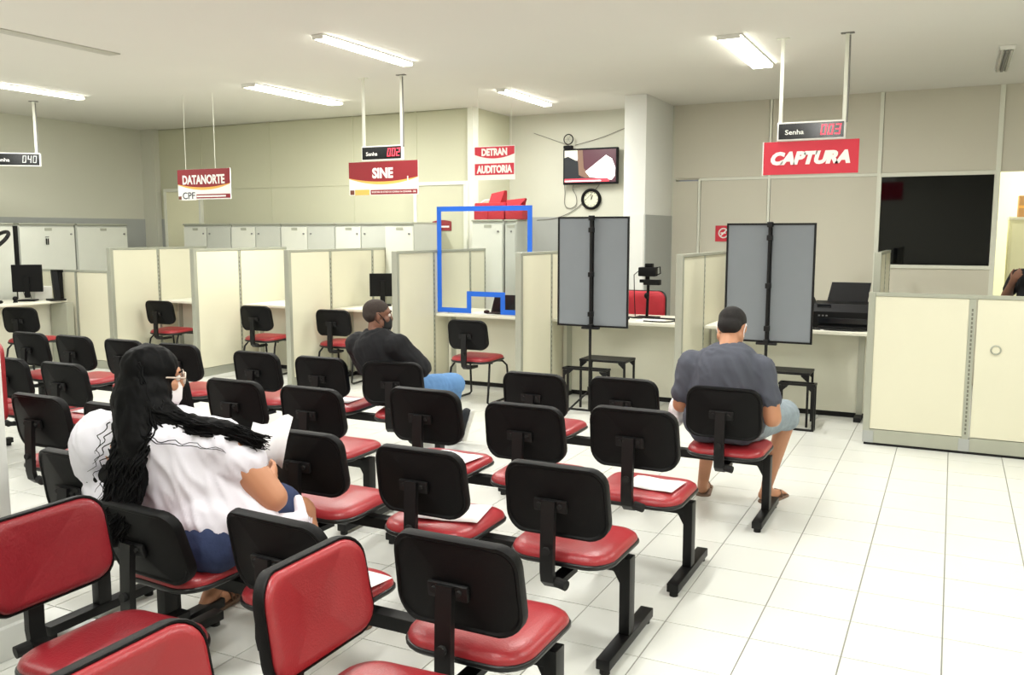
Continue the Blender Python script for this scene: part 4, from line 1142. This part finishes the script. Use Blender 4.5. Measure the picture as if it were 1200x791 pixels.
# white carrier bag in his left hand
t = thing('plastic_bag', 'white plastic bag held at the left side of the man in grey', 'bag', (-1.44, 5.20, .50))
s = MB(); s.ell((-1.45, 5.17, .60), (.055, .08, .085), 16, 12); s.cap((-1.45, 5.18, .66), (-1.415, 5.27, .70), .032, .014); s.cap((-1.45, 5.12, .53), (-1.47, 5.2, .53), .045, .05)
blob(s, 'bag', 'bag', t, Vector((-1.44, 5.20, .50)), .007, 2, wr=.012, ws=24)
MB().tube([(.03, .06, .19), (.045, .09, .22), (.03, .12, .20), (.02, .10, .17)], .006, 6).build('handle', 'bag', t, smooth=True)
# phone in the right hand
t = thing('phone', 'black phone in the lap of the man in grey', 'phone', (-1.08, 5.42, .69), r_(20))
MB().box(-.036, .036, -.075, .075, 0, .009, .003).build('body', 'screen', t)
t.rotation_euler[0] = r_(25)

# ---- the man in dark T-shirt and jeans
R = Vector((-3.42, 5.12, 0))
m2 = thing('person', 'man in dark T-shirt and blue jeans with arms folded, black mask', 'person', R + V(-.05, 0, 0))
H2 = hmat((-3.505, 5.05, 1.085), r_(-52), r_(2))
b = MB(); head(b, H2, 1.0)
b.cap((-3.50, 5.01, .93), (-3.51, 5.03, 1.02), .062, .056)
b.cap((-3.64, 5.03, .87), (-3.34, 4.99, .89), .08, .08); b.cap((-3.48, 5.0, .87), (-3.40, 5.06, .60), .13, .13, side=(1, 0, 0), k=1.2)
b.cap((-3.47, 5.10, .58), (-3.31, 5.08, .58), .11, .11)
limb(b, (-3.29, 4.99, .885), (-3.15, 5.06, .73), (-3.36, 5.24, .77), .058, .048, .046, .030)
hand(b, (-3.385, 5.25, .775), (-1, .15, .1), (0, -1, 0), .3, flip=1)
limb(b, (-3.69, 5.04, .87), (-3.68, 5.16, .68), (-3.42, 5.26, .72), .058, .048, .046, .030)
hand(b, (-3.39, 5.26, .72), (1, -.1, .1), (0, -1, 0), .3, flip=-1)
blob(b, 'body', 'skin3', m2, R, .0065, 5)
face_bits(H2, m2, R)
h = MB(); he(h, H2, (0, -.018, .040), (.078, .093, .076)); he(h, H2, (0, -.032, .010), (.0765, .078, .066))
blob(h, 'hair', 'hairf', m2, R, .007, 4, wr=.0015, ws=60)
mask(H2, m2, R, 'maskk', 'maskk')
s = MB()
s.cap((-3.67, 5.03, .875), (-3.31, 4.99, .89), .094, .094); s.cap((-3.58, 5.02, .89), (-3.41, 5.0, .90), .080, .080); s.cap((-3.49, 5.0, .86), (-3.40, 5.04, .62), .145, .145, side=(1, 0, 0), k=1.28)
s.cap((-3.50, 5.04, .58), (-3.30, 5.04, .58), .125, .125)
s.cap((-3.31, 4.99, .885), (-3.155, 5.05, .745), .086, .076); s.cap((-3.155, 5.05, .74), (-3.33, 5.22, .768), .072, .060)
s.cap((-3.68, 5.04, .87), (-3.68, 5.14, .70), .086, .076); s.cap((-3.68, 5.14, .70), (-3.50, 5.24, .72), .066, .056); s.cap((-3.55, 5.01, .95), (-3.45, 5.01, .95), .052, .052)
blob(s, 't_shirt', 'tblack', m2, R, .009, 6, wr=.014, ws=12)
s = MB()
limb(s, (-3.32, 5.12, .56), (-3.165, 5.50, .56), (-3.42, 5.84, .13), .112, .086, .070, .056)
limb(s, (-3.46, 5.14, .56), (-3.60, 5.55, .55), (-3.62, 5.66, .13), .112, .086, .080, .062)
s.cap((-3.48, 5.07, .57), (-3.30, 5.07, .57), .112, .112)
blob(s, 'jeans', 'jeans', m2, R, .009, 6, wr=.009, ws=12)
s = MB(); s.cap((-3.38, 5.92, .06), (-3.315, 5.95, .25), .050, .040, side=(.8, .5, 0), k=1.0); s.cap((-3.42, 5.86, .13), (-3.37, 5.91, .11), .052, .050); blob(s, 'shoe', 'shoe', m2, R, .008, 6)
s = MB(); s.cap((-3.335, 5.945, .03), (-3.268, 5.965, .262), .016, .016, side=(0, 1, 0), k=2.0); blob(s, 'shoe_sole', 'sole', m2, R, .008, 3)
s = MB(); foot(s, (-3.62, 5.68, .10), (-3.60, 5.86, .045), 1.2); blob(s, 'shoe', 'shoe', m2, R, .008, 6)

# ---- the woman in the white blouse
R = Vector((-2.52, 2.40, 0))
w = thing('person', 'woman with long wavy black hair, white cold-shoulder blouse and denim shorts', 'person', R)
HW = hmat((-2.665, 2.34, 1.115), r_(-36), r_(6))
b = MB(); head(b, HW, 1.0)
b.cap((-2.63, 2.33, .95), (-2.66, 2.335, 1.05), .060, .054)
b.cap((-2.82, 2.30, .86), (-2.40, 2.36, .88), .09, .09); b.cap((-2.60, 2.32, .86), (-2.52, 2.38, .60), .14, .17, side=(1, 0, 0), k=1.3)
b.cap((-2.64, 2.42, .58), (-2.42, 2.42, .58), .14, .14)
limb(b, (-2.32, 2.36, .87), (-2.195, 2.43, .69), (-2.40, 2.65, .665), .070, .056, .053, .032)
hand(b, (-2.42, 2.67, .668), (-.5, .8, .15), (-.9, -.3, .2), .5, flip=1)
limb(b, (-2.90, 2.29, .865), (-2.96, 2.40, .64), (-2.68, 2.64, .63), .074, .062, .056, .034)
hand(b, (-2.655, 2.67, .635), (.6, .75, .1), (.7, -.5, .2), .5, flip=-1)
limb(b, (-2.40, 2.46, .555), (-2.44, 2.85, .47), (-2.27, 2.83, .10), .118, .080, .072, .040)
limb(b, (-2.64, 2.46, .575), (-2.74, 2.88, .515), (-2.83, 2.74, .10), .118, .080, .072, .040)
foot(b, (-2.265, 2.82, .08), (-2.16, 2.90, .032)); foot(b, (-2.84, 2.73, .08), (-2.86, 2.88, .032))
blob(b, 'body', 'skin1', w, R, .0065, 5).data.materials[0] = M['skin2']
face_bits(HW, w, R)
for tx, ty, hx, hy in ((-2.13, 2.94, -2.31, 2.76), (-2.86, 2.93, -2.835, 2.67)):
    d = Vector((tx - hx, ty - hy, 0)); L = d.length; a = math.atan2(d.y, d.x) - PI / 2
    ol = rrect(.088, L, .04, 6); mm = Matrix.Translation((hx + d.x / 2, hy + d.y / 2, 0)) @ Matrix.Rotation(a, 4, 'Z')
    sl = disc(ol, [(0, .002), (0, .016), (.004, .020)], lambda u, v, w_: mm @ Vector((u, v, w_))).build('sandal', 'sandal', w, smooth=SA, off=R)
    for v_ in (.03, .055, -.03):
        MB().tube([mm @ Vector((.04 * math.cos(q), v_, .018 + .05 * math.sin(q))) for q in [i * PI / 8 for i in range(9)]], .004, 6).build('strap', 'sandal', sl, smooth=True, off=R)
s = MB()
s.cap((-2.90, 2.29, .87), (-2.36, 2.355, .89), .098, .098); s.cap((-2.74, 2.30, .925), (-2.50, 2.33, .935), .085, .085); s.cap((-2.66, 2.31, .97), (-2.60, 2.32, .97), .06, .06)
s.cap((-2.62, 2.33, .84), (-2.52, 2.40, .60), .175, .195, side=(1, 0, 0), k=1.45)
s.cap((-2.48, 2.34, .62), (-2.28, 2.38, .58), .13, .12); s.cap((-2.38, 2.35, .88), (-2.28, 2.385, .82), .098, .086)
s.cap((-2.92, 2.29, .855), (-2.99, 2.36, .68), .125, .125); s.cap((-2.97, 2.34, .66), (-2.80, 2.34, .62), .125, .14)
s.cap((-2.40, 2.35, .74), (-2.22, 2.39, .60), .115, .075)
s.cap((-2.66, 2.34, .60), (-2.38, 2.34, .61), .150, .15)
blob(s, 'blouse', 'blouse', w, R, .010, 8, wr=.022, ws=10)
s = MB()   # loose lower edge of the sleeve, around the elbow
s.cap((-2.20, 2.40, .60), (-2.12, 2.50, .60), .034, .028); s.cap((-2.12, 2.50, .60), (-2.17, 2.54, .66), .024, .018)
blob(s, 'sleeve_edge', 'blouse', w, R, .007, 4, wr=.004, ws=20)
fr_ = MB()
random.seed(3)
for i in range(26):
    x = -2.16 + .06 * random.random(); y = 2.42 + .13 * i / 26
    fr_.tube([(x, y, .595), (x + random.uniform(-.012, .012), y + random.uniform(-.01, .01), .56), (x + random.uniform(-.015, .015), y, .515)], .0022, 5)
o = fr_.build('fringe', 'blouse', w, smooth=True, off=R); o['kind'] = 'stuff'
s = MB()
s.cap((-2.42, 2.42, .565), (-2.405, 2.68, .545), .128, .112); s.cap((-2.64, 2.42, .565), (-2.69, 2.68, .545), .128, .112); s.cap((-2.66, 2.30, .55), (-2.36, 2.30, .54), .125, .12)
blob(s, 'denim_shorts', 'denim', w, R, .009, 6, wr=.006, ws=14)
mask(HW, w, R, 'mask', 'mask')
for s_ in (-1, 1):
    gl_ = MB().tube([P(HW, s_ * .036 + .028 * math.cos(a), .098 - .1 * max(0, abs(s_ * .036 + .028 * math.cos(a)) - .04), .008 + .021 * math.sin(a)) for a in [i * PI / 8 for i in range(17)]], .0032, 6)
    gl_.tube([P(HW, s_ * .064, .094, .012), P(HW, s_ * .080, .03, .014), P(HW, s_ * .082, -.02, .008)], .003, 6)
    gl_.build('glasses', 'frame_clear', w, smooth=True, off=R)
# hair: a mass that follows the head and falls down the back and over the shoulder, plus wavy locks
h = MB()
he(h, HW, (0, -.026, .034), (.098, .108, .096)); he(h, HW, (0, -.055, -.04), (.100, .085, .10))
he(h, HW, (.072, -.012, -.03), (.030, .050, .09)); he(h, HW, (-.072, -.012, -.03), (.030, .050, .09))
h.cap((-2.675, 2.28, 1.05), (-2.61, 2.20, .90), .100, .070, side=(1, 0, 0), k=1.25); h.cap((-2.61, 2.20, .90), (-2.60, 2.14, .72), .060, .050, side=(1, 0, 0), k=1.25)
h.cap((-2.60, 2.14, .72), (-2.63, 2.09, .60), .046, .055, side=(1, 0, 0), k=1.2)
h.cap((-2.66, 2.26, 1.02), (-2.50, 2.28, .965), .09, .05, side=(0, 0, 1), k=1.1); h.cap((-2.50, 2.28, .965), (-2.31, 2.33, .955), .048, .036); h.cap((-2.31, 2.33, .955), (-2.22, 2.40, .90), .034, .018)
blob(h, 'hair', 'hair', w, R, .008, 4, wr=.010, ws=26)
st = MB(); random.seed(11)
def lock(p0, pts, r, amp, wl):
    P_ = [Vector(p) for p in [p0] + pts]; out = []; ph = random.random() * 6; ax = Vector((random.uniform(-1, 1), random.uniform(-1, 1), .1)).normalized()
    tot = 0
    for i in range(len(P_) - 1):
        for k_ in range(7):
            t_ = k_ / 7; q = P_[i].lerp(P_[i + 1], t_); L = (P_[i + 1] - P_[i]).length; tot += L / 7
            out.append(q + ax * amp * math.sin(ph + tot / wl * 2 * PI) + Vector((0, 0, 1)).cross(ax) * amp * math.cos(ph + tot / wl * 2 * PI) * .7)
    n_ = len(out)
    st.tube(out, [r * (1 - .7 * (i / n_) ** 2) for i in range(n_)], 5)
for i in range(170):   # down the back
    u = random.uniform(-1, 1); v = random.uniform(-1, 1)
    top = P(HW, u * .085, -.09 + .03 * u * u, .02 + .05 * v)
    j = lambda a: random.uniform(-a, a)
    lock(top, [(-2.63 + u * .10 + j(.01), 2.21 + j(.02), .96), (-2.60 + u * .075 + j(.015), 2.14 + j(.02), .84), (-2.60 + u * .07 + j(.02), 2.10 + j(.025), .70), (-2.63 + u * .10 + j(.035), 2.05 + j(.025), .59 + j(.05))], random.uniform(.0035, .007), random.uniform(.004, .011), random.uniform(.05, .09))
for i in range(70):    # over the right shoulder
    v = random.uniform(-1, 1); j = lambda a: random.uniform(-a, a)
    lock(P(HW, .075, -.05 + .03 * v, -.02), [(-2.55 + j(.03), 2.24 + j(.03), 1.00 + .03 * v), (-2.40 + j(.02), 2.28 + j(.03), .965 + .025 * v), (-2.28 + j(.02), 2.34 + j(.03), .945 + .025 * v), (-2.20 + j(.03), 2.42 + j(.03), .89 + j(.03))], random.uniform(.003, .006), random.uniform(.004, .010), random.uniform(.05, .09))
for i in range(9):     # loose strands on the blouse
    z0 = .94 - i * .035
    lock((-2.66 - .004 * i, 2.13, z0 + .05), [(-2.70, 2.11, z0), (-2.73 + random.uniform(-.03, .03), 2.10, z0 - .08)], .0022, .010, .06)
for i in range(2):
    lock((-2.62, 2.17, .97 - .01 * i), [(-2.50, 2.17, .93 - .01 * i), (-2.38, 2.22, .92 - .01 * i), (-2.26, 2.31, .88)], .0022, .009, .08)
o = st.build('hair_locks', 'hair', w, smooth=True, off=R); o['kind'] = 'stuff'
# the paper in her hands
t = thing('paper_sheet', 'folded white paper held up by the woman with long black hair', 'paper', (-2.53, 2.79, .70))
t.scale = (.9, .9, .9)
n = 6; vs = []; fs = []
for i in range(n + 1):
    for k_ in range(3):
        u = i / n
        vs.append((-.17 + .24 * u + .02 * k_, .03 * math.sin(u * 3) + .02 * k_, -.03 + .10 * k_ + .04 * u * (k_ > 0) - .02 * math.sin(u * 6)))
for i in range(n):
    for k_ in range(2): fs.append((i * 3 + k_, i * 3 + k_ + 1, (i + 1) * 3 + k_ + 1, (i + 1) * 3 + k_))
mb = MB(); mb.add(vs, fs); o = mb.build('sheet', 'paper', t, smooth=True); o.modifiers.new('thickness', 'SOLIDIFY').thickness = .0012

# ---- staff member behind the right counter, mostly hidden by the grey screen
def staff(R, label, skin, shirt, yaw, hx, raise_arm=False, dz=0.0):
    R = Vector(R); t = thing('person', label, 'person', R)
    Q = Matrix.Translation(R) @ Matrix.Rotation(yaw, 4, 'Z')
    q = lambda x, y, z: Q @ Vector((x, y, z + (dz if z > .5 else 0)))
    H = Matrix.Translation(q(0, .02, 1.22)) @ Matrix.Rotation(yaw, 4, 'Z') @ Matrix.Rotation(r_(-12), 4, 'X')
    b = MB(); head(b, H); b.cap(q(0, -.02, 1.04), q(0, 0, 1.15), .060, .055)
    b.cap(q(-.15, -.02, .98), q(.15, -.02, .98), .08, .08); b.cap(q(0, -.02, .95), q(0, -.02, .62), .12, .13, side=(1, 0, 0), k=1.2)
    if raise_arm:
        limb(b, q(-.20, -.01, .99), q(-.27, .02, .80), q(-.14, .16, .93), .058, .048, .046, .03); hand(b, q(-.125, .175, .95), q(.5, .4, .49) - q(0, 0, 0), q(0, -1, 0) - q(0, 0, 0), .5)
        limb(b, q(.20, -.01, .99), q(.27, .02, .80), q(.14, .16, .93), .058, .048, .046, .03); hand(b, q(.125, .175, .95), q(-.5, .4, .49) - q(0, 0, 0), q(0, -1, 0) - q(0, 0, 0), .5, flip=-1)
    else:
        for s_ in (-1, 1):
            limb(b, q(s_ * .20, -.01, .99), q(s_ * .27, .05, .76), q(s_ * .12, .22, .86), .058, .048, .046, .03); hand(b, q(s_ * .10, .25, .86), q(-s_ * .4, .9, 0) - q(0, 0, 0), Vector((0, 0, -1)), .4, flip=s_)
    for s_ in (-1, 1):
        limb(b, q(s_ * .10, .03, .54), q(s_ * .12, .42, .52), q(s_ * .12, .40, .12), .09, .066, .062, .04); foot(b, q(s_ * .12, .40, .09), q(s_ * .12, .56, .04))
    blob(b, 'body', skin, t, R, .008, 5); face_bits(H, t, R)
    h = MB(); he(h, H, (0, -.020, .042), (.081, .096, .080)); he(h, H, (0, -.050, .0), (.074, .060, .07)); blob(h, 'hair', 'hairs', t, R, .009, 3)
    mask(H, t, R, 'mask', 'mask')
    s = MB(); s.cap(q(-.17, -.02, .98), q(.17, -.02, .98), .085, .085); s.cap(q(0, -.02, .95), q(0, -.02, .60), .14, .15, side=(1, 0, 0), k=1.25)
    for s_ in (-1, 1): s.cap(q(s_ * .19, -.01, .98), q(s_ * .245, .01, .87), .078, .064)
    blob(s, 't_shirt', shirt, t, R, .011, 6, wr=.008, ws=10)
    s = MB()
    for s_ in (-1, 1): limb(s, q(s_ * .10, .0, .55), q(s_ * .12, .42, .52), q(s_ * .12, .40, .14), .105, .08, .075, .06)
    blob(s, 'trousers', 'denim', t, R, .011, 5)
    st_ = thing('staff_stool', 'plain grey stool under ' + label.split(',')[0], 'stool', (R.x, R.y, 0))
    MB().cyl((0, 0, .40 + dz), (0, 0, .445 + dz), .18, 24).build('seat', 'steel', st_, smooth=SA)
    for a in range(4):
        MB().tube([(.13 * math.cos(a * PI / 2 + .7), .13 * math.sin(a * PI / 2 + .7), .4 + dz), (.2 * math.cos(a * PI / 2 + .7), .2 * math.sin(a * PI / 2 + .7), 0)], .012, 8).build('leg', 'steel', st_, smooth=True)
    return t
staff((-1.47, 9.18, 0), 'staff member behind the right grey screen, only an elbow showing', 'skin2', 'tblack', PI, 0)
staff((.68, 9.0, 0), 'person in dark top at the right edge, hands raised', 'skin3', 'tblack', PI - .6, 0, True, dz=.28)

# ------------------------------------------------------------------ groups of repeats
GR = dict(waiting_bench='beam benches of red seats in the waiting area', visitor_chair='red-seated visitor chairs at the booths', booth_partition='cream booth partitions',
          counter='booth counters', office_cabinet='office cabinets along the walls', folding_screen='grey folding screens', metal_stool='black metal stools',
          queue_display='queue displays on rods', hanging_sign='hanging red signs', monitor='desk monitors', paper_sheet='white sheets lying on the seats', ceiling_light='ceiling strip lights')
for o in list(COL.objects):
    if o.parent is None and o.get('category') and not o.get('group'):
        g_ = GR.get(o.name.split('.')[0])
        if g_ and not (o.name.startswith('paper_sheet') and 'seat' not in o['label']): o['group'] = g_
